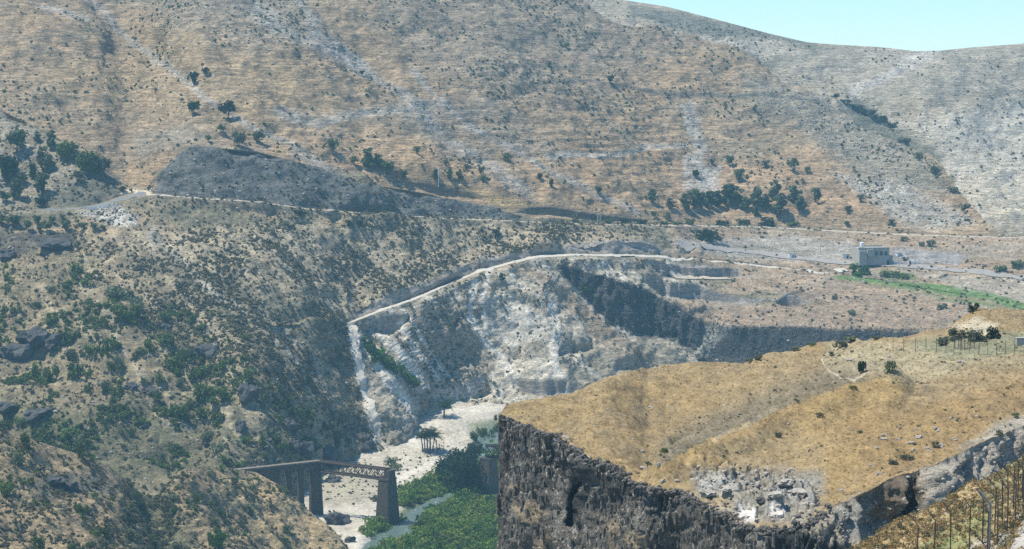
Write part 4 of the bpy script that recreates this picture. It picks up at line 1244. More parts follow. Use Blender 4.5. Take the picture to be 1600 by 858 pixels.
for yy in (fr - .06, BD / 2):
    b_ = MB(); b_.box((0, yy, BH + .002), (BW + .3, .55, .35)); b_.build("parapet", M["wallp"], sta)
for c_ in wx:
    w_ = MB(); 
    w_.box((c_, fr + .30, wz + .02), (ww - .02, .06, wh - .04)); wi = w_.build("window", M["hole"], sta)
    f_ = MB(); f_.box((c_, fr + .24, wz + .02), (.12, .05, wh - .04)); f_.box((c_, fr + .235, wz + wh * .5), (ww - .02, .05, .1)); f_.build("frame", M["wallp"], wi)
    s_ = MB(); s_.box((c_, fr - .08, wz - .16), (ww + .3, .3, .15)); s_.build("sill", M["roofp"], wi)
b_ = MB(); b_.box((-BW / 2 + 1.7, fr - 1.1, 0), (3.6, 2.2, BH * .86)); an = b_.build("stair_block", M["wallp"], sta)
b_ = MB(); b_.box((-BW / 2 + 5.6, fr - .9, wz - .4), (3.0, 1.8, wh * 1.9)); b_.build("oriel", M["wallp"], sta)
b_ = MB(); b_.box((BW / 2 - .55, fr - .25, 0), (1.1, .1, 2.4)); b_.build("door", M["hole"], sta)
b_ = MB(); b_.box((BW / 2 + 1.2, .5, 0), (2.4, BD - 3, BH * .55)); b_.build("side_wing", M["wallp"], sta)
b_ = MB(); b_.box((0, fr + .25, wz - .5), (BW * .99, .7, .22)); 
b_.build("string_course", M["roofp"], sta)
tag(sta, "flat-roofed grey station building with five dark windows on the far terrace", "building")
tk = empty("water_tank", sta.matrix_basis @ Vector((-BW / 2 + 3.4, 1.0, BH - .26)))
b_ = MB(); b_.tube([(0, 0, .5), (0, 0, 2.4), (0, 0, 2.6)], [.95, .95, .5], 12); b_.build("drum", M["white"], tk)
for sx in (-.6, .6):
    for sy in (-.6, .6):
        b_ = MB(); b_.box((sx, sy, 0), (.14, .14, .52)); b_.build("leg", M["wallp"], tk)
tag(tk, "small white water tank on the roof of the station building", "water tank")

def hut(px_, py_, wpx, hpx, label, mat="white", d_=4.0, flat=True):
    g = hit(px_, py_, HS); k_ = g.y / F
    w_, h_ = wpx * k_, hpx * k_
    r_ = empty("hut", (g.x, g.y, g.z - .4), random.uniform(-.2, .3))
    b_ = MB(); b_.box((0, 0, 0), (w_, d_, h_ + .4)); b_.build("wall", M[mat], r_)
    b_ = MB(); b_.box((0, 0, h_ + .402), (w_ + .4, d_ + .4, .25)); b_.build("roof", M["roofp"], r_)
    b_ = MB(); b_.box((w_ * .2, -d_ / 2 - .02, .3), (w_ * .22, .06, h_ * .75)); b_.build("door", M["hole"], r_)
    return tag(r_, label, "hut")
hut(1237, 402, 8, 6, "small pale block hut beside the road left of the station building")
hut(1322, 403, 11, 6, "white hut against the left end of the station building")
hut(1404, 399, 7, 4, "tiny white hut in front of the grey cutting right of the station", d_=3)
# low white gate and wall bits right of the station
def wallbit(px_, py_, wpx, hpx, label, rz=.1):
    g = hit(px_, py_, HS); k_ = g.y / F
    r_ = empty("low_wall", (g.x, g.y, g.z - .3), rz)
    b_ = MB(); b_.box((0, 0, 0), (wpx * k_, .5, hpx * k_ + .3)); b_.build("masonry", M["white"], r_)
    b_ = MB(); b_.box((0, 0, hpx * k_ + .302), (wpx * k_ + .2, .7, .15)); b_.build("coping", M["roofp"], r_)
    return tag(r_, label, "wall")
wallbit(1400, 412, 8, 2.2, "short white wall stub just right of the station building")
wallbit(1408, 412.5, 5, 2, "second white wall stub along the road right of the station", -.2)
gt = empty("road_gate", hit(1428, 413.5, HS))
kg = gt.location.y / F
for i, sx in enumerate((-1, 1)):
    b_ = MB(); b_.box((sx * 6.0 * kg, 0, -.3), (.7, .7, 6 * kg + .3)); b_.build("post", M["white" if i else "hole"], gt)
b_ = MB(); b_.box((0, 0, 1.6 * kg), (11 * kg, .2, 1.2 * kg)); b_.box((0, 0, 4.0 * kg), (11 * kg, .2, .9 * kg)); b_.build("rail", M["white"], gt)
tag(gt, "white two-rail gate with posts on the road right of the station", "gate")

# ------------------------------------------------------------------ poles
def pole(px_, py_, hpx, label, r__=.16, arm=False, mat="wallp", only=None):
    g = hit(px_, py_, only); h = hpx * g.y / F
    r_ = empty("utility_pole", (g.x, g.y, g.z - .3))
    b_ = MB(); b_.tube([(0, 0, 0), (0, 0, h + .3)], [r__, r__ * .7], 7); b_.build("shaft", M[mat], r_)
    b_ = MB(); b_.tube([(-1.0, 0, h - .3), (1.0, 0, h - .3)], .09, 5); b_.build("crossarm", M[mat], r_)
    return tag(r_, label, "utility pole")
pole(685, 291, 30, "thin pale utility pole rising above the dark railway cutting", .20, mat="white")
pole(934, 350, 17, "stout utility pole beside the far road, left one of the pair", .34)
pole(938, 350, 18, "stout utility pole beside the far road, right one of the pair", .34)
pole(1179, 364, 26, "left of two utility poles by the far road below the grove", .18)
pole(1184, 366, 28, "right of two utility poles by the far road below the grove", .18)
pole(1282, 395, 14, "short utility pole on the bare ground left of the station", .17)
pole(1389, 410, 22, "pale utility pole at the right corner of the station", .2, mat="white")
pole(1478, 424, 18, "utility pole beside the terrace road right of the gate", .17)

# ------------------------------------------------------------------ roadside barrier on the asphalt bend
br = empty("road_barrier", hit(162, 326, HS))
for i in range(8):
    h = hit(138 + i * 6.2, 327.3 - i * .75, HS)
    b_ = MB(); b_.box(tuple(h - br.location + Vector((0, 0, -.2))), (1.15, .6, 1.5), .1, (.8, .7)); b_.build("block", M["white"], br)
tag(br, "row of white concrete kerb blocks along the asphalt bend", "barrier")

# ------------------------------------------------------------------ palms
def frond_mesh(seed):
    r_ = random.Random(seed)
    v_, f_ = [], []
    n_ = 14
    pts_ = []
    for i in range(n_ + 1):
        t_ = i / n_
        pts_.append(Vector((t_ * .95, 0, .42 * t_ - .62 * t_ * t_)))
    for i in range(n_):
        p0, p1 = pts_[i], pts_[i + 1]
        b0 = len(v_)
        v_ += [p0 + Vector((0, -.012, 0)), p0 + Vector((0, .012, 0)), p1 + Vector((0, .010, 0)), p1 + Vector((0, -.010, 0))]
        f_.append((b0, b0 + 1, b0 + 2, b0 + 3))
        if i > 0:
            ln = .30 * math.sin(math.pi * (.15 + .8 * i / n_)) + .05
            for s_ in (-1, 1):
                b0 = len(v_)
                tip = p0 + Vector((ln * .55, s_ * ln * .8, -.05 - r_.uniform(0, .12)))
                v_ += [p0, p0 + Vector((.045, 0, 0)), tip + Vector((.015, 0, 0)), tip]
                f_.append((b0, b0 + 1, b0 + 2, b0 + 3))
    me = bpy.data.meshes.new("frond"); me.from_pydata([tuple(a) for a in v_], [], f_); me.update()
    me.materials.append(M["palmleaf"])
    return me
M["palmleaf"] = leafmat("palm_leaves", (.042, .066, .028), .35)
FR = [frond_mesh(i) for i in range(3)]
def palm(px_, py_, hpx, label, lean=0.0, nf=20, group=None, flen=.46, dead=False, thick=.02):
    g = hit(px_, py_); h = hpx * g.y / F
    root = empty("palm_tree" if not dead else "palm_stump", (g.x, g.y, g.z - .2))
    th = h * (.72 if not dead else 1.0)
    b_ = MB(); top_ = Vector((lean * h, .02 * h, th))
    b_.tube([(0, 0, -.2), (lean * h * .25, 0, th * .4), (lean * h * .6, .01 * h, th * .75), tuple(top_)], [h * thick * 1.5, h * thick * 1.15, h * thick, h * thick * 1.1], 8)
    b_.build("trunk", M["palmbark"], root)
    if not dead:
        for i in range(nf):
            f_ = link("frond", FR[i % 3], None, root)
            f_.location = top_
            el = (-.15 + 1.25 * (i / nf)) 
            f_.rotation_euler = (random.uniform(-.3, .3), -el + random.uniform(-.15, .15), i * 2.4 + random.uniform(-.2, .2))
            s_ = h * flen * random.uniform(.85, 1.15)
            f_.scale = (s_, s_, s_)
    else:
        b_ = MB(); b_.tube([tuple(top_ - Vector((0, 0, .3))), tuple(top_ + Vector((0, 0, .5)))], [h * thick * 1.6, h * thick * .6], 7); b_.build("frayed_top", M["palmbark"], root)
    return tag(root, label, "palm tree" if not dead else "palm trunk", group)
palm(694, 653, 25, "lone date palm standing on the open white valley floor", nf=28, flen=.75, thick=.045)
pg = "date palms in the cluster on the chalk floor"
palm(661, 706, 32, "outer left date palm of the cluster beside the bare trunks", -.10, group=pg, thick=.028)
palm(668, 708, 38, "tallest date palm at the middle of the cluster on the chalk", -.02, nf=24, group=pg, thick=.028)
palm(672, 705, 36, "date palm close behind the tallest one in the cluster", .02, group=pg, thick=.028)
palm(676, 706, 34, "date palm leaning right in the cluster beside the bare trunks", .10, group=pg, thick=.028)
palm(664, 704, 30, "short date palm at the back of the cluster on the chalk", -.05, group=pg, thick=.028)
palm(684, 711, 22, "leaning bare palm trunk next to the palm cluster", -.12, dead=True, thick=.035)
palm(688, 711, 17, "middle bare palm trunk, leaning left, beside the palm cluster", -.10, dead=True, thick=.04)
palm(693.5, 708, 18, "thin upright bare palm trunk right of the palm cluster", 0, dead=True, thick=.022)

# ------------------------------------------------------------------ trees by the river
FLR = ["valley_floor"]
for (x, y, h, w, lb) in ((715, 772, 66, 1.0, "big dark dense tree at the middle of the riverside clump"), (731, 776, 74, .62, "tall dark tree of the riverside clump beside the broad pier"), (700, 748, 44, 1.1, "lower dark tree at the left edge of the riverside clump"), (727, 742, 50, 1.0, "dark tree at the back of the riverside clump near the steel frame"), (745, 716, 26, 1.2, "small leafy tree at the back of the riverside clump under the steel frame")):
    tree(x, y, h, lb, 'dense', 'dark', w, group="dark trees in the riverside clump", n=1500, size=.034, only=FLR)
for (x, y, w, h, lb) in ((741, 690, 18, 20, "left bush of the green clump behind the riverside trees"), (757, 688, 26, 24, "largest bush of the green clump right of the white mound"), (772, 682, 22, 22, "green bush half hidden behind the tip of the basalt cliff"), (664, 626, 16, 12, "low dark bush at the foot of the chalk scarp behind the lone palm"), (609, 730, 24, 18, "dark green bush beside the white track behind the lone pier"), (620, 735, 16, 12, "brownish bush at the right of the bush behind the lone pier"), (588, 783, 14, 10, "small leafy bush touching the left side of the lone pier")):
    bush(x, y, w, h, lb, 'green' if x > 620 else 'olive', only=FLR, n=420, size=.06)

# ------------------------------------------------------------------ trees on the mountain
T = tree
gm = "scattered trees on the mountainside"
for (x, y, h, k, mt, w, lb) in (
    (303, 134, 24, 'round', 'dark', .9, "dark tree on the pale rubble band high on the mountain"),
    (303, 181, 27, 'round', 'dark', .9, "dark tree below the rubble band, left of the darkest pair"),
    (357, 186, 32, 'round', 'dark', .95, "largest dark tree beside the rubble band high on the slope"),
    (322, 116, 12, 'round', 'dark', 1.2, "small dark tree just above the rubble band tree"),
    (374, 229, 26, 'round', 'olive', 1.0, "grey-green tree at the top of the dark scree cutting"),
    (405, 223, 20, 'round', 'pine', 1.2, "flat-topped tree right of the grey-green one above the scree"),
    (345, 208, 15, 'round', 'pine', 1.0, "small tree between the large dark tree and the scree cutting"),
    (326, 222, 13, 'round', 'olive', 1.0, "faint small tree at the left top of the scree cutting"),
    (519, 238, 24, 'round', 'pine', 1.0, "lone green tree with a clear shadow above the scree"),
    (554, 258, 16, 'round', 'pine', 1.0, "small tree just left of the tall pair above the cutting"),
    (576, 262, 32, 'tall', 'pine', 1.3, "taller left tree of the pair above the dark cutting"),
    (590, 263, 24, 'tall', 'pine', 1.4, "lower right tree of the pair above the dark cutting"),
    (606, 273, 24, 'round', 'pine', 1.1, "round tree right of the pair above the dark cutting"),
    (630, 282, 19, 'round', 'pine', 1.0, "tree at the upper left end of the dark railway cutting"),
    (652, 241, 14, 'round', 'pine', 1.0, "small tree upslope of the dark railway cutting"),
    (680, 281, 17, 'tall', 'pine', 1.2, "first small tree left of the thin pole above the cutting"),
    (702, 280, 17, 'tall', 'pine', 1.2, "small tree right of the thin pole above the cutting"),
    (718, 281, 17, 'tall', 'pine', 1.2, "second small tree right of the thin pole"),
    (698, 260, 12, 'round', 'olive', 1.0, "tiny tree upslope of the trees beside the thin pole"),
    (729, 266, 11, 'round', 'olive', 1.0, "tiny grey tree above the straw terraces"),
    (752, 272, 13, 'round', 'pine', 1.0, "upper of two small trees one above the other on the terraces"),
    (755, 285, 13, 'round', 'pine', 1.0, "lower of two small trees one above the other on the terraces"),
    (793, 253, 17, 'round', 'pine', 1.0, "lone small tree on the blue-grey stony strip"),
    (843, 282, 13, 'round', 'dark', .9, "dark tree left of the lower rubble line on the terraces"),
    (862, 292, 13, 'tall', 'pine', 1.2, "slim tree casting a shadow on the lower straw terraces"),
    (936, 303, 12, 'round', 'dark', 1.2, "dark shrub tree on the lower rubble line"),
    (1088, 278, 14, 'round', 'dark', 1.1, "dark tree at the foot of the pale vertical strip"),
    (1140, 258, 17, 'round', 'olive', 1.1, "grey-green tree upslope right of the pale strip"),
    (1155, 283, 22, 'round', 'olive', 1.1, "broad grey-green tree above the roadside grove"),
    (1112, 257, 10, 'round', 'olive', 1.2, "tiny shrub tree beside the top of the white boulder patch"),
    (1195, 263, 14, 'round', 'olive', 1.1, "small tree on the stony slope right of the grove top"),
    (1240, 268, 24, 'round', 'olive', .9, "tall grey tree on the stony slope above the grove"),
    (1262, 272, 14, 'round', 'pine', .9, "small tree right of the tall grey one above the grove"),
    (1346, 316, 14, 'round', 'olive', 1.2, "lone tree on the straw slope right of the grove"),
    (1325, 332, 12, 'round', 'olive', 1.2, "low tree on the straw slope above the far road"),
    (1392, 352, 11, 'round', 'pine', 1.3, "small green tree just above the far road near the station"),
    (1323, 353, 9, 'round', 'pine', 1.2, "tiny green tree above the far road left of the station"),
    (954, 130, 14, 'round', 'dark', .9, "dark shrub tree under the high rock ledge"),
    (885, 75, 10, 'round', 'olive', 1.1, "grey shrub tree high on the upper slope"),
    (858, 105, 11, 'round', 'olive', 1.0, "grey shrub tree left of the high rock ledge"),
    (565, 118, 9, 'round', 'dark', 1.3, "round dark bush on the bare upper slope between the rubble bands"),
):
    T(x, y, h, lb, k, mt, w, group=gm, n=260, size=.07)
gg = "trees of the roadside grove"
for i, (x, y, h, w, lb) in enumerate((
    (1018, 316, 22, 1.1, "leftmost separate tree on the straw slope before the roadside grove"), (1046, 326, 18, 1.3, "low broad tree at the left end of the roadside grove"),
    (1072, 328, 26, 1.2, "first tall tree of the roadside grove's left clump"), (1084, 326, 30, 1.2, "tallest tree of the roadside grove's left clump"), (1097, 326, 27, 1.1, "third tree of the roadside grove's left clump"),
    (1110, 327, 30, 1.2, "fourth tree of the grove, right end of the left clump"), (1122, 324, 27, 1.1, "tree at the middle gap of the roadside grove"), (1140, 322, 36, 1.3, "tallest and broadest tree at the middle of the roadside grove"),
    (1152, 322, 32, 1.2, "tall tree right behind the broadest one in the grove"), (1166, 328, 22, 1.2, "low tree at the right side of the middle clump of the grove"), (1181, 326, 34, 1.0, "slim tall tree above the pair of utility poles"),
    (1197, 328, 26, 1.2, "tree right of the slim tall one in the grove"), (1181, 338, 16, 1.3, "small tree just above the two utility poles"), (1211, 308, 28, 1.2, "tree standing higher up behind the right clump of the grove"),
    (1216, 336, 32, 1.3, "big front tree of the grove's right clump"), (1241, 318, 30, 1.1, "tall tree of the grove's right clump"), (1250, 329, 24, 1.1, "front tree at the right end of the grove"), (1275, 316, 24, 1.1, "last separate tree right of the roadside grove"))):
    T(x, y, h, lb, 'tall', 'olive' if i % 3 else 'pine', w * 1.25, group=gg, n=330, size=.06)
for (x, y, w, h, mt, lb) in ((1108, 372, 46, 16, 'dark', "large sprawling dark bush on the bank below the far road"), (1080, 352, 16, 11, 'pine', "round green bush above the far road right of the pole pair"), (1060, 352, 18, 7, 'green', "low green bush strip above the far road"), (1037, 351, 12, 6, 'green', "small low bush above the far road near the grove's left end"), (975, 349, 26, 9, 'dark', "dark bush band in the cutting behind the stout poles"), (1005, 350, 20, 8, 'dark', "dark bush at the right end of the cutting behind the poles"), (950, 349, 14, 9, 'green', "green bush just right of the stout pole pair"), (1022, 337, 10, 8, 'pine', "small dark bush on the slope left of the grove"), (1042, 340, 11, 9, 'pine', "small round bush under the left end of the grove"), (898, 347, 12, 14, 'olive', "grey-green bush at the left end of the roadside cutting"), (1130, 352, 24, 9, 'dark', "dark bush under the grove beside the road, left of the poles"), (1160, 351, 22, 9, 'dark', "dark bush under the grove next to the utility poles"), (1196, 352, 30, 13, 'dark', "dark bush mass behind the two utility poles"), (1237, 353, 22, 9, 'green', "green bush by the road at the right end of the grove"),
    (1343, 430, 32, 19, 'vivid', "bright green round tree-like bush in front of the station"), (1390, 431, 30, 8, 'green', "low green shrub bed right of the bright round bush"), (1412, 434, 22, 7, 'green', "low green shrub bed further right below the gate"), (1414, 407, 9, 7, 'green', "small green bush behind the wall stubs by the station"), (1440, 385, 12, 9, 'olive', "grey bush above the cutting right of the station"), (1455, 385, 14, 11, 'olive', "second grey bush above the cutting right of the station"), (1414, 377, 14, 9, 'olive', "grey bush above the station's right corner"), (1563, 424, 20, 12, 'green', "green bush by the terrace road near the picture's right edge"), (1590, 418, 20, 12, 'green', "larger green bush at the right end of the terrace road"), (1520, 486, 18, 14, 'dark', "dark bush on the brown bank below the green field"), (1470, 482, 18, 9, 'olive', "grey bush on the brown bank left of the dark one"), (1330, 492, 12, 8, 'olive', "faint grey bush on the brown bank below the cut mound"), (784, 436, 12, 10, 'dark', "dark bush just below the quarry road bend"), (778, 368, 16, 10, 'dark', "dark bush on the scrub slope above the quarry road"), (917, 458, 18, 16, 'green', "green bush clinging to the left end of the basalt cliff"), (1305, 467, 10, 6, 'olive', "small grey bush right of the cut mound"),
    (547, 352, 14, 9, 'dark', "dark bush on the straw patch below the upper track"), (563, 350, 10, 7, 'dark', "small dark bush right of the straw patch below the upper track"), (470, 338, 24, 12, 'dark', "dark bush shadowing the upper track"), (445, 352, 18, 8, 'olive', "grey-green bush below the upper track left of the dark one")):
    bush(x, y, w, h, lb, mt)

gr_ = "dark bushes along the ravine under the pale far hill"
for q_, (x, y, w, h) in enumerate(((1304, 152, 14, 6), (1322, 163, 18, 8), (1340, 173, 22, 10), (1356, 181, 26, 11), (1374, 189, 24, 10), (1392, 200, 18, 9), (1412, 222, 18, 9), (1436, 246, 16, 9), (1462, 268, 18, 10), (1488, 300, 16, 9), (1508, 326, 18, 10))):
    bush(x, y, w, h, "%s dark bush down the ravine line under the pale far hill" % ORD0[q_], 'dark' if q_ < 6 else 'olive', group=gr_)
# ------------------------------------------------------------------ grove and orchard row on the left
gl = "trees of the rocky grove above the asphalt bend"
for (x, y, h, w, mt, lb) in ((27, 238, 40, 1.1, 'pine', "big tree at the upper left of the rocky grove"), (80, 232, 30, .9, 'pine', "dark upright tree at the top of the rocky grove"), (66, 264, 38, .9, 'olive', "tall tree at the middle of the rocky grove"), (78, 272, 32, .9, 'olive', "tree just right of the tall middle one in the grove"), (105, 254, 38, 1.3, 'green', "broad green tree at the right top of the rocky grove"), (136, 276, 46, 1.1, 'green', "largest tree at the right side of the rocky grove"), (158, 275, 36, 1.1, 'olive', "tree at the right edge of the grove above the dark bank"), (10, 282, 44, 1.1, 'dark', "darkest tree at the left edge of the rocky grove"), (66, 306, 38, 1.0, 'olive', "lower tree of the rocky grove among the pale stones"), (28, 312, 34, 1.0, 'olive', "lower left tree of the rocky grove"), (52, 278, 24, 1.0, 'pine', "small tree between the middle trees of the rocky grove"), (34, 290, 24, 1.1, 'olive', "small tree right of the darkest one in the grove"), (5, 318, 22, 1.1, 'pine', "low tree at the bottom left corner of the grove"), (64, 325, 20, 1.1, 'dark', "dark low tree above the asphalt road"), (120, 285, 22, 1.1, 'olive', "small tree at the foot of the grove's largest tree"), (193, 300, 10, 1.2, 'dark', "tiny dark tree on the gravel beside the road bend"), (58, 222, 18, 1.0, 'olive', "small grey tree behind the top of the grove")):
    T(x, y, h, lb, 'round' if w > 1 else 'tall', mt, w * (1.0 if w > 1 else 1.3), group=gl, n=480, size=.05)
go = "trees in the row below the asphalt road"
for (x, y, h, w, lb) in ((20, 356, 24, 1.2, "biggest tree at the left end of the row below the road"), (2, 352, 20, 1.2, "tree cut by the left edge in the row below the road"), (44, 360, 18, 1.0, "second tree of the row below the road"), (58, 351, 17, 1.0, "dark tree in the back of the row below the road"), (74, 361, 18, 1.1, "third front tree of the row below the road"), (82, 349, 13, 1.0, "small back tree in the row below the road"), (99, 345, 11, 1.1, "uppermost round tree of the row below the road"), (104, 361, 19, 1.1, "front tree beneath the uppermost one in the row"), (127, 361, 16, 1.1, "round grey tree near the right part of the row"), (147, 360, 13, 1.1, "small tree before the right end of the row"), (160, 361, 11, 1.1, "last small tree at the right end of the row"), (62, 362, 10, 1.2, "lowest shrub-like tree in the row below the road")):
    T(x, y, h, lb, 'round', 'pine', w, group=go, n=380, size=.058)

# ------------------------------------------------------------------ bushes on the left slope
ORD = "first second third fourth fifth sixth seventh eighth ninth tenth eleventh twelfth thirteenth fourteenth fifteenth sixteenth seventeenth eighteenth".split()
groups = {
    "bushes on the upper left slope": ("%s green bush from the left on the scrubby slope below the tree row", [(120, 437, 18, 30), (137, 446, 22, 14), (78, 455, 18, 10), (57, 480, 14, 10), (25, 487, 18, 10), (10, 455, 16, 12)]),
    "bushes of the tall clump on the left slope": ("%s bush from the left in the tall clump at mid left slope", [(176, 466, 30, 24), (197, 468, 26, 18), (194, 502, 38, 34), (214, 496, 28, 34), (257, 502, 18, 16), (152, 505, 20, 14)]),
    "bushes around the left slope outcrop": ("%s green bush from the left around the big dark rock outcrops", [(83, 506, 22, 14), (99, 498, 14, 14), (107, 535, 20, 22), (110, 558, 22, 14), (52, 592, 24, 28), (80, 597, 26, 30), (36, 600, 16, 12)]),
    "bushes in the middle of the left slope": ("%s green bush from the left between the outcrops and the round boulder", [(162, 512, 14, 18), (173, 545, 24, 24), (142, 553, 26, 16), (118, 590, 26, 28), (138, 590, 14, 18), (186, 578, 18, 26), (172, 578, 14, 16), (166, 610, 24, 18), (222, 556, 18, 14), (235, 548, 20, 20), (212, 560, 12, 14), (256, 538, 30, 20)]),
    "bushes of the green band under the round boulder": ("%s bush from the left in the green band below the round boulder", [(265, 572, 26, 18), (281, 566, 22, 16), (295, 560, 16, 22), (249, 596, 18, 14), (306, 593, 24, 16), (322, 585, 22, 16), (346, 574, 24, 14), (284, 606, 18, 20), (316, 618, 30, 20), (352, 624, 30, 24), (338, 632, 26, 14), (384, 592, 26, 18), (244, 628, 16, 18), (137, 612, 14, 12)]),
    "bushes on the dark lower left slope": ("%s green bush from the left just above the near straw spur", [(11, 670, 26, 18), (36, 668, 30, 20), (72, 686, 26, 22), (107, 688, 32, 26), (124, 700, 20, 24), (220, 664, 22, 14), (205, 680, 14, 12)]),
    "bushes on the lower slope above the viaduct": ("%s green bush from the left on the stony slope above the viaduct", [(279, 655, 26, 24), (316, 655, 22, 24), (340, 664, 26, 24), (322, 690, 24, 20), (338, 708, 24, 18), (357, 726, 18, 12), (271, 706, 20, 16), (386, 692, 26, 14), (432, 690, 20, 16), (440, 702, 22, 14), (411, 694, 14, 18), (416, 716, 16, 14), (464, 652, 24, 20), (482, 655, 22, 20), (507, 672, 24, 16), (524, 690, 22, 20), (375, 728, 18, 10)]),
}
for gname, (lb, lst) in groups.items():
    for q_, (x, y, w, h) in enumerate(sorted(lst)):
        bush(x, y, w, h, lb % ORD[q_], random.choice(['green', 'green', 'olive']), group=gname, n=240, size=.085)
SP = ["left_spur"]
for (x, y, w, h, mt, lb) in ((43, 700, 24, 26, 'green', "round dark green bush on the crest of the near left spur"), (126, 716, 14, 28, 'green', "tall narrow bush at the tip of the near spur's straw crest"), (10, 775, 28, 28, 'green', "olive-green bush at the left edge of the near spur"), (59, 862, 22, 26, 'green', "bright bush at the bottom edge on the near spur, left"), (340, 858, 26, 36, 'vivid', "bright green upright bush at the bottom edge below the viaduct"), (308, 786, 12, 20, 'green', "slim green bush near the top of the straw mound"), (328, 792, 14, 12, 'olive', "small round bush on the straw mound beside the slim one"), (126, 804, 20, 20, 'green', "green bush at the middle of the near left spur"), (163, 840, 18, 22, 'green', "green bush left of the brushy gully bottom"), (204, 822, 20, 16, 'dark', "dark bush at the edge of the brushy gully"), (204, 838, 24, 14, 'olive', "lower dark bush at the edge of the brushy gully"), (30, 726, 18, 22, 'olive', "grey bush below the crest of the near left spur"), (115, 860, 20, 12, 'green', "low green bush at the bottom edge of the near spur"), (415, 742, 14, 11, 'olive', "round grey-green bush in front of the viaduct's first arch"), (240, 858, 18, 14, 'dark', "dark bush at the bottom of the brushy gully"), (390, 800, 20, 14, 'olive', "grey bush on the straw mound below the arches"), (450, 830, 18, 12, 'olive', "grey bush low on the straw mound near the lone pier"), (330, 745, 18, 12, 'olive', "grey bush on top of the straw mound"), (272, 782, 16, 12, 'olive', "grey-green bush beside the stony edge of the mound")):
    bush(x, y, w, h, lb, mt, only=SP, n=320, size=.075)
# green strip on the chalk scree
gs = "bushes of the green strip on the chalk scree"
for q_, (x, y, w, h) in enumerate(((574, 543, 18, 18), (582, 553, 18, 18), (592, 560, 22, 18), (602, 570, 22, 16), (611, 576, 22, 16), (621, 583, 24, 16), (631, 590, 24, 14), (641, 598, 22, 14), (650, 605, 18, 12), (584, 566, 16, 12))):
    bush(x, y, w, h, "%s vivid green bush from the top of the strip down the scree" % ORD[q_] if q_ < 9 else "vivid green bush bulging out of the left side of the scree strip", 'vivid', group=gs, only=HS)

# ------------------------------------------------------------------ golden hill: bushes, stones, fence
GH = ["golden_hill"]
for (x, y, w, h, mt, lb) in ((1551, 528, 25, 20, 'dark', "round dark green bush behind the far wire fence"), (1346, 583, 18, 23, 'dark', "upright dark bush on the golden hill near the bare patch"), (1392, 581, 17, 19, 'olive', "grey-green bush right of the upright dark bush"), (1184, 562, 18, 9, 'olive', "low bush on the skyline rim of the golden hill"), (1170, 566, 12, 6, 'olive', "small low bush left of the rim bush on the golden hill"), (1245, 548, 14, 7, 'olive', "low bush on the rim further right on the golden hill"), (1268, 541, 14, 6, 'green', "flat green bush at the top rim of the golden hill"), (1330, 533, 22, 9, 'olive', "green bush on the rim in front of the basalt band"), (1312, 543, 24, 12, 'grey', "grey scrub just below the golden hill's rim"), (1299, 556, 9, 9, 'grey', "tiny grey bush below the rim scrub"), (1037, 706, 13, 7, 'green', "small green bush in the hollow above the basalt rim"), (1012, 727, 10, 8, 'olive', "brownish bush at the mouth of the hollow above the rim"), (1333, 608, 12, 6, 'green', "flat green bush on the near golden spur"), (1217, 684, 12, 9, 'grey', "grey bush on the flank of the golden spur"), (1281, 652, 12, 8, 'grey', "grey bush higher on the golden spur's stony streak"), (1343, 677, 9, 6, 'olive', "small bush on the orange flank of the hill"), (1494, 532, 30, 20, 'grey', "pale green shrub mass at the corner of the far fence"), (1520, 530, 34, 18, 'grey', "pale green shrubs left of the round dark bush"), (1476, 537, 22, 12, 'grey', "low pale shrubs at the left end of the far fence"), (1535, 534, 20, 10, 'grey', "low pale shrubs under the round dark bush"), (1462, 698, 12, 9, 'grey', "grey bush among the stones on the brown flank"), (1395, 725, 18, 8, 'grey', "dark scrub above the grey outcrop's edge"), (1418, 718, 24, 8, 'grey', "wide grey scrub above the grey outcrop's edge"), (1370, 531, 16, 8, 'olive', "rim bush right of the one before the basalt band"), (1586, 652, 12, 8, 'olive', "small bush near the right edge on the golden slope"), (1560, 680, 16, 8, 'grey', "low scrub at the right end of the outcrop crest")):
    bush(x, y, w, h, lb, mt, only=GH, n=320, size=.07)

def rock_mesh(seed, flatten=.75):
    bm = bmesh.new()
    bmesh.ops.create_icosphere(bm, subdivisions=3, radius=1)
    co = np.array([v.co[:] for v in bm.verts])
    r_ = np.random.default_rng(seed)
    pl = r_.normal(size=(11, 3)); pl /= np.linalg.norm(pl, axis=1, keepdims=True)
    dd = co @ pl.T
    k = np.clip(dd / r_.uniform(.4, .9, 11), 1, 9).max(1)
    co = co / k[:, None] * (1 + .22 * ridged(co + seed, .8, 3, seed))[:, None]
    co[:, 2] *= flatten
    for v, c_ in zip(bm.verts, co): v.co = c_
    me = bpy.data.meshes.new("boulder"); bm.to_mesh(me); bm.free()
    return me
M["bas"] = plain("basalt_boulder", (.04, .042, .042), .4, 1.5, .9, col2=(.10, .10, .095), bump=.1)
M["lime"] = plain("pale_boulder", (.33, .30, .245), .3, 1.5, .9, bump=.1)
M["chalkr"] = plain("white_boulder", (.52, .485, .41), .2, 1.5, .9, bump=.1)
RK = [rock_mesh(i) for i in range(6)]
RKM = {}
def boulder(px_, py_, wpx, hpx, label, mat="bas", name="boulder", group=None, only=None, deep=1.0):
    g = hit(px_, py_, only)
    if g is None: return
    sd = random.randint(0, 5)
    if (sd, mat) not in RKM:
        me = RK[sd].copy(); me.materials.clear(); me.materials.append(M[mat]); RKM[(sd, mat)] = me
    o = link(name, RKM[(sd, mat)])
    k_ = g.y / F
    o.scale = (wpx * k_ / 1.6, wpx * k_ / 1.6 * deep, hpx * k_ / 1.15)
    o.location = (g.x, g.y, g.z + hpx * k_ * .12)
    o.rotation_euler = (random.uniform(-.15, .15), random.uniform(-.15, .15), random.uniform(-.5, .5))
    return tag(o, label, "boulder", group)
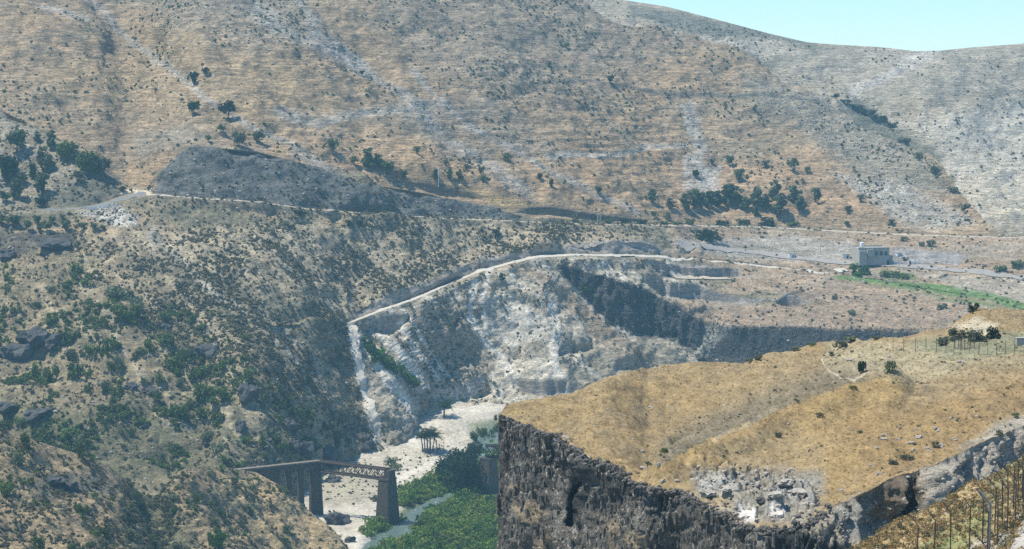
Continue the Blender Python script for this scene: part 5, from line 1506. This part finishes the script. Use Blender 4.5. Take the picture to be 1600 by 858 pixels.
for (x, y, w, h, lb) in ((22, 556, 46, 30, "massive dark basalt outcrop at the left edge of the slope"), (58, 530, 44, 28, "broad dark basalt outcrop right of the edge one"), (88, 538, 36, 24, "smaller dark outcrop sloping off the broad one"), (320, 556, 36, 28, "round dark boulder standing out on the left slope"), (390, 620, 34, 28, "grey basalt boulder below the green band"), (260, 515, 18, 14, "dark boulder under the tall bush clump"), (205, 605, 18, 12, "dark boulder at the centre of the lower left slope"), (236, 612, 24, 13, "pair-sized dark rock right of the central boulder"), (228, 668, 11, 10, "small square black rock on the straw above the gully"), (376, 672, 18, 20, "upright dark rock above the viaduct's left end"), (452, 674, 30, 28, "large grey rock among bushes above the viaduct"), (456, 700, 20, 20, "dark rock left of the paired rocks above the arches"), (474, 706, 28, 28, "big rounded rock above the viaduct's end pier"), (509, 716, 26, 32, "tall dark rock behind the start of the truss"), (571, 694, 26, 20, "dark bushy rock beside the foot of the chalk track"), (527, 818, 34, 28, "dark boulder on the bank between viaduct and lone pier"), (546, 846, 18, 11, "grey boulder lying on the white floor at the bottom edge"), (522, 752, 22, 11, "dark flat rock seen beneath the truss span"), (414, 700, 14, 10, "small grey rock left of the rocks above the arches"), (12, 400, 30, 14, "dark rock on the shady bank at the left edge under the tree row"), (85, 384, 44, 14, "wide dark rock band under the orchard row"), (15, 640, 36, 16, "dark rubble rock low on the left edge"), (60, 648, 40, 14, "dark rubble ledge on the lower left slope"), (80, 752, 34, 14, "dark stony ledge on the near left spur"), (108, 762, 26, 12, "second dark stony ledge on the near left spur"), (420, 690, 10, 8, "tiny dark rock on the slope above the arches")):
    boulder(x, y, w, h, lb)
gst = "loose stones on the golden hill"
for (x, y, w, h, lb) in ((1381, 681, 8, 5, "pale stone highest of the left pair on the brown flank"), (1379, 687, 11, 5, "flat pale stone under the highest one of the left pair"), (1436, 685, 12, 7, "largest white stone in the scatter on the brown flank"), (1404, 668, 6, 4, "small stone above the left of the scatter"), (1461, 670, 7, 5, "left stone of the twin at the top of the scatter"), (1467, 673, 7, 4, "right stone of the twin at the top of the scatter"), (1432, 672, 5, 4, "small stone just above the largest white one"), (1404, 687, 6, 4, "small stone between the left pair and the largest one"), (1422, 693, 10, 5, "flat stone below the largest white one"), (1427, 705, 6, 5, "white stone at the lower middle of the scatter"), (1450, 702, 9, 5, "dark-edged stone at the lower right of the scatter"), (1471, 697, 9, 5, "grey stone at the right of the scatter beside the bush"), (1492, 687, 8, 4, "flat stone at the right end of the scatter"), (1369, 700, 6, 4, "stone lying below the left pair"), (1374, 741, 8, 7, "pale upright stone on the edge above the brown outcrop"), (1314, 766, 7, 4, "flat stone on the orange slope above the grey outcrop"), (1525, 651, 6, 4, "lone pale stone near the right edge of the hill"), (1486, 655, 6, 5, "grey stone above the right of the scatter"), (1017, 637, 8, 3, "white flat stone on the upper left golden slope"), (1050, 638, 7, 3, "second white flat stone on the upper left golden slope"), (950, 641, 6, 3, "small white stone near the golden hill's rim"), (884, 684, 12, 4, "flat slab on the edge of the basalt rim"), (1002, 731, 12, 4, "grey slab at the mouth of the hollow"), (1030, 728, 7, 9, "pale rubble rock in the hollow above the rim"), (1004, 706, 6, 5, "pale stone on the left bank of the hollow"), (1325, 563, 9, 4, "white slab near the top of the bare grey patch"), (1500, 566, 9, 5, "tilted pale slab below the far fence"), (1389, 558, 7, 4, "white stone under the rim scrub on the bare patch"), (1035, 752, 9, 4, "flat stone above the basalt rim's middle"), (1057, 751, 7, 4, "second flat stone above the basalt rim's middle")):
    boulder(x, y, w, h, lb, "lime", "stone", gst, GH)
for (x, y, w, h, mt, lb) in ((1166, 812, 30, 20, 'chalkr', "big smooth white boulder just above the dark rim rocks"), (1215, 806, 16, 10, 'chalkr', "white chalky boulder right of the big smooth one"), (1108, 770, 22, 10, 'lime', "pale rock at the left of the grey outcrop above the rim"), (1140, 766, 24, 9, 'lime', "grey-white rock in the upper outcrop above the rim"), (1118, 748, 22, 7, 'lime', "grey rock cresting the outcrop above the rim"), (1210, 775, 24, 10, 'lime', "grey rock at the right part of the outcrop above the rim"), (1245, 770, 24, 9, 'lime', "rugged grey rock at the right end of the outcrop"), (1190, 782, 20, 8, 'bas', "dark rock between the white boulder and the grey ones"), (1225, 755, 24, 10, 'lime', "flat grey rock at the top right of the outcrop")):
    boulder(x, y, w, h, lb, mt, only=GH)

# ------------------------------------------------------------------ fences
M["post"] = plain("rusty_post", (.06, .055, .05), .3, 3, .8)
M["post2"] = plain("zinc_post", (.17, .17, .17), .2, 2, .6)
M["wire"] = plain("wire", (.12, .115, .11), .2, 3, .6)
def fence(name, posts, label, height, r__, angle=.55, only=None, armdir=Vector((-1, 0, 0)), stay=()):
    """posts: pixel feet, in order"""
    P0 = [hit(x, y, only) for x, y in posts]
    root = empty(name, P0[0])
    tops, mids = [], []
    for i, g in enumerate(P0):
        l = g - root.location
        b_ = MB()
        knee = l + Vector((random.uniform(-.06, .06), random.uniform(-.06, .06), height))
        tip = knee + armdir * .32 * height * .6 + Vector((0, 0, height * .21))
        b_.tube([tuple(l + Vector((0, 0, -.3))), tuple(knee), tuple(tip)], [r__, r__, r__ * .9], 5)
        b_.build("post", M["post"], root)
        tops.append(tip); mids.append((l, knee))
        if i in stay:
            b_ = MB(); b_.tube([tuple(l + Vector((0, 0, height * .55))), tuple(l + Vector((1.1, -.4, -.2)))], r__ * .9, 5); b_.build("stay", M["post"], root)
    for f_ in (.25, .5, .75, .98):
        b_ = MB(); b_.tube([tuple(l.lerp(k_, f_)) for l, k_ in mids], r__ * .16, 4); b_.build("wire", M["wire"], root)
    b_ = MB(); b_.tube([tuple(t_) for t_ in tops], r__ * .16, 4); b_.build("wire", M["wire"], root)
    return tag(root, label, "fence")
BK = ["grassy_bank"]
fence("wire_fence", [(1432, 892), (1458, 884), (1485, 872), (1514, 862), (1535, 848), (1554, 832), (1566, 818), (1575, 806), (1583, 796), (1590, 788), (1597, 780), (1604, 771), (1612, 762), (1622, 752)], "rusty wire fence of cranked posts on the grassy bank, outer row", 2.0, .030, only=BK, armdir=Vector((-.8, .4, 0)), stay=(3,))
fence("wire_fence", [(1542, 872), (1559, 850), (1573, 832), (1586, 815), (1598, 799), (1610, 783)], "second rusty wire fence of cranked posts beside the gravel path", 1.9, .030, only=BK, armdir=Vector((-.8, .4, 0)))
g = hit(1545, 868, BK)
zp = empty("corner_post", g)
b_ = MB(); b_.tube([(0, 0, -.3), (0, 0, 2.25)], [.062, .062], 8); b_.build("shaft", M["post2"], zp)
b_ = MB(); b_.tube([(0, 0, 2.2), (-.42, .1, 2.7)], [.055, .052], 8); b_.build("arm", M["post2"], zp)
tag(zp, "thick grey metal fence post with angled arm among the rusty posts", "fence post")
fence("far_fence", [(1395, 548), (1412, 549), (1430, 549), (1447, 549), (1463, 550), (1478, 551), (1490, 552), (1500, 553), (1515, 553), (1529, 554), (1543, 554), (1557, 554), (1571, 553.5), (1585, 553), (1600, 552), (1615, 551)], "thin dark wire fence across the back of the golden hill", 1.55, .036, only=GH, armdir=Vector((-.1, -.1, 0)))
fence("far_fence", [(1492, 545), (1497, 546), (1502, 547), (1507, 546), (1512, 545), (1517, 544), (1522, 544)], "short dense run of dark posts at the far fence's corner", 1.5, .045, only=GH, armdir=Vector((-.1, -.1, 0)))
g = hit(1594, 537, GH)
cb = empty("concrete_block", g, .1)
b_ = MB(); b_.box((0, 0, -.2), (14 * g.y / F, .9, .95)); b_.build("block", M["roofp"], cb)
b_ = MB(); b_.box((0, -.02, .752), (14 * g.y / F + .08, 1.0, .1)); b_.build("coping", M["roofp"], cb)
tag(cb, "low white concrete block behind the far fence at the right edge", "block")

# ------------------------------------------------------------------ ground cover: scrub, straw tufts, riverside thicket, rubble
BACK = dict(mountain=10, far_hill=8, golden_hill=13, left_spur=13, grassy_bank=11, hillside=5)
def scatter_pts(patch, n, weight):
    D = PATCH[patch]; Pg = D["P"]
    a_ = Pg[1:, :-1] - Pg[:-1, :-1]; b__ = Pg[:-1, 1:] - Pg[:-1, :-1]
    area = np.linalg.norm(np.cross(a_, b__), axis=-1)
    px_, py_ = D["px"][:-1, :-1], D["py"][:-1, :-1]
    w_ = area * weight(px_, py_, Pg[:-1, :-1], D["msk"][:-1, :-1]) * (px_ > -120) * (px_ < 1720) * (py_ > -40) * (py_ < 900)
    if patch in BACK: w_[-BACK[patch]:] = 0
    w_ = w_.ravel() / w_.sum()
    k = rng.choice(len(w_), n, p=w_)
    i, j = np.unravel_index(k, area.shape)
    u, v = rng.random((2, n, 1))
    return Pg[i, j] * (1 - u) * (1 - v) + Pg[i + 1, j] * u * (1 - v) + Pg[i, j + 1] * (1 - u) * v + Pg[i + 1, j + 1] * u * v

def scatter(name, pts, size, protos, label):
    me = bpy.data.meshes.new(name)
    me.vertices.add(len(pts)); me.vertices.foreach_set("co", np.asarray(pts, np.float32).ravel())
    for nm, arr in (("siz", size), ("rot", rng.uniform(0, 6.28, len(pts)))):
        a_ = me.attributes.new(nm, 'FLOAT', 'POINT'); a_.data.foreach_set("value", np.asarray(arr, np.float32))
    a_ = me.attributes.new("idx", 'INT', 'POINT'); a_.data.foreach_set("value", rng.integers(0, len(protos), len(pts)).astype(np.int32))
    o = link(name, me)
    coll = bpy.data.collections.new(name + "_pieces")
    for p_ in protos:
        coll.objects.link(bpy.data.objects.new(name + "_piece", p_))
    ng = bpy.data.node_groups.new(name + "_nodes", 'GeometryNodeTree')
    ng.interface.new_socket("Geometry", in_out='INPUT', socket_type='NodeSocketGeometry')
    ng.interface.new_socket("Geometry", in_out='OUTPUT', socket_type='NodeSocketGeometry')
    gi = ng.nodes.new("NodeGroupInput"); go_ = ng.nodes.new("NodeGroupOutput")
    ci = ng.nodes.new("GeometryNodeCollectionInfo"); ci.inputs[0].default_value = coll
    ci.inputs["Separate Children"].default_value = True; ci.inputs["Reset Children"].default_value = True
    ip = ng.nodes.new("GeometryNodeInstanceOnPoints"); ip.inputs["Pick Instance"].default_value = True
    def attr(nm, typ):
        n_ = ng.nodes.new("GeometryNodeInputNamedAttribute"); n_.data_type = typ; n_.inputs[0].default_value = nm
        return n_.outputs[0]
    cx = ng.nodes.new("ShaderNodeCombineXYZ")
    L_ = ng.links
    L_.new(gi.outputs[0], ip.inputs["Points"]); L_.new(ci.outputs[0], ip.inputs["Instance"])
    L_.new(attr("idx", 'INT'), ip.inputs["Instance Index"])
    L_.new(attr("rot", 'FLOAT'), cx.inputs[2]); L_.new(cx.outputs[0], ip.inputs["Rotation"])
    L_.new(attr("siz", 'FLOAT'), ip.inputs["Scale"])
    L_.new(ip.outputs[0], go_.inputs[0])
    md = o.modifiers.new("scatter", 'NODES'); md.node_group = ng
    tag(o, label, None, None, "stuff")
    return o

def tufts(name, mat, n, size, k, hgt_=.8):
    return [cloud_mesh(name, [(random.uniform(-.3, .3), random.uniform(-.3, .3), random.uniform(.2, .5) * hgt_, random.uniform(.35, .6), hgt_) for _ in range(3)], n, size, 300 + i, M[mat]) for i in range(k)]
scrubs = tufts("scrub_tuft", "scrub", 26, .30, 4)
scrubs_m = scrubs[:1] + tufts("scrub_tuft", "olive", 26, .30, 3)

slope_poly = [(100, 380), (480, 345), (830, 350), (990, 372), (800, 405), (545, 500), (600, 700), (300, 600)]
def w_hill(px_, py_, Pg, mk):
    road = line(px_, py_, [(545, 505), (600, 484), (650, 467), (700, 444), (750, 424), (800, 410), (840, 401), (1040, 401)], 5, 1)
    road = np.maximum(road, line(px_, py_, [(547, 506), (551, 535), (568, 610), (592, 690)], 5, 1))
    w_ = (.2 + .8 * mk[..., 1]) * np.where(px_ < 540, .55, 1) + 1.2 * poly(px_, py_, slope_poly, 20)
    w_ = w_ * np.where(px_ > 1040, .25, 1) * (1 - .8 * poly(px_, py_, [(1040, 376), (1330, 372), (1505, 398), (1500, 416), (1240, 412)], 4))
    w_ = w_ * (1 - .7 * poly(px_, py_, [(545, 560), (600, 520), (700, 610), (640, 690), (590, 700)], 5)) * (1 - .6 * poly(px_, py_, [(740, 430), (1045, 405), (1110, 500), (1085, 600), (800, 640)], 8))
    cl = poly(px_, py_, [(880, 414), (1000, 447), (1108, 500), (1480, 512), (1480, 560), (1085, 560), (950, 503)], 3)
    road = np.maximum(road, poly(px_, py_, [(60, 336), (60, 322), (150, 314), (185, 300), (236, 294), (236, 312), (190, 326)], 2))
    for c_ in CUTS: road = np.maximum(road, .92 * poly(px_, py_, c_, 2))
    return w_ * (1 - road) * (1 - .8 * cl) * (py_ < 860) * (.3 + sstep(fbm(Pg, 22, 3, 133), -.3, .5))
pts = scatter_pts("hillside", 26000, w_hill)
scatter("scrub", pts, .28 + .95 * rng.random(len(pts)) ** 2.2, scrubs, "low grey-green scrub dotted over the hillside")
pts = scatter_pts("mountain", 11000, lambda a, b, c, m_: (.05 + 1.1 * m_[..., 1] ** 1.5) * (.15 + sstep(fbm(c, 35, 3, 131), -.1, .6)))
scatter("mountain_scrub", pts, .3 + 1.2 * rng.random(len(pts)) ** 5, scrubs_m, "fine dark scrub scattered over the mountainside")
pts = scatter_pts("far_hill", 3500, lambda a, b, c, m_: (.05 + 1.1 * m_[..., 1] ** 1.5) * (.15 + sstep(fbm(c, 35, 3, 132), -.1, .6)))
scatter("far_scrub", pts, .35 + 1.2 * rng.random(len(pts)) ** 4, scrubs_m, "fine dark scrub on the far pale hill")
pts = scatter_pts("left_spur", 4200, lambda a, b, c, m_: (.25 + m_[..., 1]) * (.2 + sstep(fbm(c, 14, 3, 134), -.2, .5)))
scatter("spur_scrub", pts, .35 + .75 * rng.random(len(pts)) ** 2, scrubs, "grey-brown scrub on the near left spur")
greens = [cloud_mesh("green_clump", tree_blobs('bush', 80 + i), 90, .12, 450 + i, M["green"]) for i in range(3)]
pts = scatter_pts("hillside", 2100, lambda a, b, c, m_: (poly(a, b, [(-100, 440), (130, 430), (330, 520), (560, 690), (400, 740), (-100, 740)], 30) + .8 * poly(a, b, [(-100, 590), (300, 590), (500, 690), (400, 735), (-100, 720)], 20)) * sstep(fbm(c, 18, 3, 135), -.1, .5))
scatter("slope_undergrowth", pts, .7 + 2.0 * rng.random(len(pts)) ** 2.5, greens, "small green undergrowth on the shady left slope")
pts = scatter_pts("left_spur", 520, lambda a, b, c, m_: sstep(fbm(c, 14, 3, 136), 0, .5))
scatter("spur_undergrowth", pts, .5 + 1.5 * rng.random(len(pts)) ** 2.5, greens, "small green undergrowth on the near left spur")
straws = tufts("straw_tuft", "straw", 22, .16, 3, 1.0)
greys = tufts("grey_tuft", "grey", 24, .22, 3)
pts = scatter_pts("golden_hill", 700, lambda a, b, c, m_: .02 + m_[..., 1] ** 2)
scatter("dry_scrub", pts, .12 + .3 * rng.random(len(pts)) ** 3, greys, "small grey scrub on the golden hill")
pts = scatter_pts("golden_hill", 4000, lambda a, b, c, m_: 1.0 + 0 * a)
scatter("straw_grass", pts, rng.uniform(.12, .28, len(pts)), straws, "tufts of dry straw grass on the golden hill")
bankw = lambda a, b, c, m_: 1 - .97 * poly(a, b, [(1562, 890), (1588, 832), (1614, 802), (1860, 700), (1860, 960), (1545, 960)], 5)
pts = scatter_pts("grassy_bank", 5000, bankw)
scatter("bank_grass", pts, rng.uniform(.12, .3, len(pts)), straws + tufts("grey_tuft", "grey", 24, .14, 1, 1.0), "dry grass and weeds on the near bank")
# riverside thicket
thick = [cloud_mesh("thicket_clump", tree_blobs('bush', 50 + i), 170, .075, 400 + i, M[("reed", "reed2", "vivid", "reed2", "reed", "green", "reed2")[i]]) for i in range(7)]
def w_thick(a, b, c, m_):
    z1 = poly(a, b, [(630, 880), (634, 850), (648, 826), (672, 804), (700, 788), (720, 780), (800, 760), (800, 960), (620, 960)], 3) + poly(a, b, [(618, 792), (622, 772), (660, 752), (700, 735), (790, 700), (790, 775), (720, 775), (690, 780), (660, 784), (640, 790)], 3)
    z2 = poly(a, b, [(568, 845), (575, 820), (620, 812), (655, 800), (640, 818), (600, 832)], 3) + poly(a, b, [(575, 900), (590, 852), (625, 850), (655, 858), (650, 900)], 2)
    z3 = poly(a, b, [(735, 705), (745, 690), (800, 680), (800, 720)], 3) * .5
    return (z1 + z2 + z3) * (1 - line(a, b, RIVER[:7], 5.2, 2))
pts = scatter_pts("valley_floor", 3600, w_thick)
scatter("riverside_thicket", pts, 1.0 + 3.6 * rng.random(len(pts)) ** 2.6, thick, "dense bright green thicket along the river bank")
pts = scatter_pts("valley_floor", 500, lambda a, b, c, m_: (b < 800) * (m_[..., 0] > .2) * (a > 470) * (a < 700) * 1.0)
scatter("floor_scrub", pts, rng.uniform(.3, .9, len(pts)), scrubs, "sparse low scrub on the stony valley floor")
# gully brush on the near spur
brush = [cloud_mesh("brush_clump", tree_blobs('bush', 60 + i), 150, .08, 430 + i, M["grey"]) for i in range(3)]
pts = scatter_pts("left_spur", 260, lambda a, b, c, m_: poly(a, b, [(195, 750), (262, 765), (300, 858), (320, 905), (230, 905), (185, 830)], 8) + .05)
scatter("gully_brush", pts, rng.uniform(1.0, 2.6, len(pts)), brush, "grey brush filling the gully of the near spur")
# rubble
def chip(seed):
    bm = bmesh.new()
    bmesh.ops.create_icosphere(bm, subdivisions=1, radius=.8)
    r_ = random.Random(seed)
    sx, sy, sz = r_.uniform(.7, 1.2), r_.uniform(.7, 1.2), r_.uniform(.55, .9)
    for v in bm.verts:
        k_ = r_.uniform(.72, 1.12)
        v.co = Vector((v.co.x * sx * k_, v.co.y * sy * k_, v.co.z * sz * k_))
    me = bpy.data.meshes.new("rubble_chip"); bm.to_mesh(me); bm.free()
    return me
stones = [chip(i) for i in range(5)]
columns = []
for i in range(4):
    b_ = MB(); n_ = 5
    r_ = random.Random(i)
    rr = [r_.uniform(.45, .7) for _ in range(n_)]
    vs_ = [(rr[j] * math.cos(j * 6.283 / n_), rr[j] * math.sin(j * 6.283 / n_), -1.3 + r_.uniform(-.3, .3)) for j in range(n_)] + [(rr[j] * .9 * math.cos(j * 6.283 / n_), rr[j] * .9 * math.sin(j * 6.283 / n_), 1.1 + r_.uniform(-.4, .4)) for j in range(n_)]
    b_.add(vs_, [tuple(range(n_))[::-1], tuple(range(n_, 2 * n_))] + [(j, (j + 1) % n_, n_ + (j + 1) % n_, n_ + j) for j in range(n_)])
    columns.append(b_.mesh("rubble_column"))
def withmat(lst, mat):
    out_ = []
    for s_ in lst:
        c_ = s_.copy(); c_.materials.append(M[mat]); out_.append(c_)
    return out_
M["basb"] = plain("basalt_block", (.042, .040, .036), .5, 1.2, .9, col2=(.19, .175, .145))
pts = scatter_pts("basalt_cliff", 3200, lambda a, b, c, m_: (a < 1330) * (1 - poly(a, b, [(872, 690), (915, 690), (915, 840), (872, 840)], 4)))
scatter("basalt_rubble", pts, (.10 + .32 * rng.random(len(pts)) ** 2), withmat(columns, "basb"), "angular basalt blocks of the cliff face")
rimP = PATCH["golden_hill"]["P"][0][(gpx > 782) & (gpx < 1300)]
k_ = rng.integers(0, len(rimP), 700)
pts = rimP[k_] + rng.normal(size=(700, 3)) * np.array([.5, .5, .12]) + np.array([-.3, -.3, -.05])
scatter("rim_blocks", pts, .12 + .38 * rng.random(700) ** 2, withmat(stones, "basb"), "broken basalt blocks along the cliff's rim")
pts = scatter_pts("basalt_cliff", 2600, lambda a, b, c, m_: (a > 1270) * (b < 850) * 1.0)
scatter("outcrop_rubble", pts, .06 + .28 * rng.random(len(pts)) ** 2.5, withmat(stones, "lime"), "broken grey rock of the right-hand outcrop")
pts = scatter_pts("golden_hill", 700, lambda a, b, c, m_: poly(a, b, [(1080, 735), (1150, 730), (1270, 735), (1290, 775), (1250, 822), (1160, 815), (1120, 795), (1085, 770)], 6) + .004)
scatter("loose_rubble", pts, .08 + .4 * rng.random(len(pts)) ** 3, withmat(stones, "lime"), "loose pale rubble on the golden hill's outcrop")
pts = scatter_pts("grassy_bank", 900, lambda a, b, c, m_: poly(a, b, [(1545, 858), (1575, 815), (1610, 780), (1860, 690), (1860, 740), (1610, 815), (1590, 840), (1560, 890)], 5) + .03)
scatter("bank_gravel", pts, .03 + .12 * rng.random(len(pts)) ** 2, withmat(stones, "lime"), "gravel and stones along the path's edge")
def w_palestone(a, b, c, m_): return m_[..., 0] ** 2
pts = scatter_pts("mountain", 9000, w_palestone)
scatter("mountain_stones", pts, .3 + .9 * rng.random(len(pts)) ** 3, withmat(stones, "lime"), "pale stones scattered over the mountainside")
pts = scatter_pts("far_hill", 5000, w_palestone)
scatter("far_stones", pts, .4 + 1.2 * rng.random(len(pts)) ** 3, withmat(stones, "lime"), "pale stones scattered over the far hill")
pts = scatter_pts("hillside", 7000, lambda a, b, c, m_: m_[..., 0] ** 2 * (b < 870))
scatter("hillside_stones", pts, .25 + .8 * rng.random(len(pts)) ** 3, withmat(stones, "lime"), "pale stones scattered over the hillside and scarp")
pts = scatter_pts("hillside", 2600, lambda a, b, c, m_: poly(a, b, [(880, 414), (1000, 447), (1045, 471), (1108, 490), (1160, 508), (1480, 514), (1480, 560), (1085, 590), (1085, 556), (1000, 526), (950, 505), (905, 462)], 3))
scatter("cliff_blocks", pts, .25 + .6 * rng.random(len(pts)) ** 2.5, withmat(columns[:2] + stones, "basb"), "dark basalt blocks of the far cliffs")
pts = scatter_pts("valley_floor", 900, lambda a, b, c, m_: (b < 800) * (m_[..., 0] + .03) * (a > 470) * (a < 790))
scatter("floor_stones", pts, .2 + .6 * rng.random(len(pts)) ** 3, withmat(stones, "lime"), "loose stones on the white valley floor")
#@@END

# ------------------------------------------------------------------ haze
hz = MB()
hz.box((100, 900, -192), (2600, 2900, 192 + 262))
m = bpy.data.materials.new("haze_air"); m.use_nodes = True
t = m.node_tree; t.nodes.clear()
out = N(t, "ShaderNodeOutputMaterial"); pv = N(t, "ShaderNodeVolumePrincipled")
pv.inputs["Color"].default_value = (0.36, 0.72, 0.88, 1)
pv.inputs["Density"].default_value = 0.00017
pv.inputs["Anisotropy"].default_value = 0.0
t.links.new(pv.outputs[0], out.inputs["Volume"])
o = hz.build("haze", m); o["kind"] = "stuff"
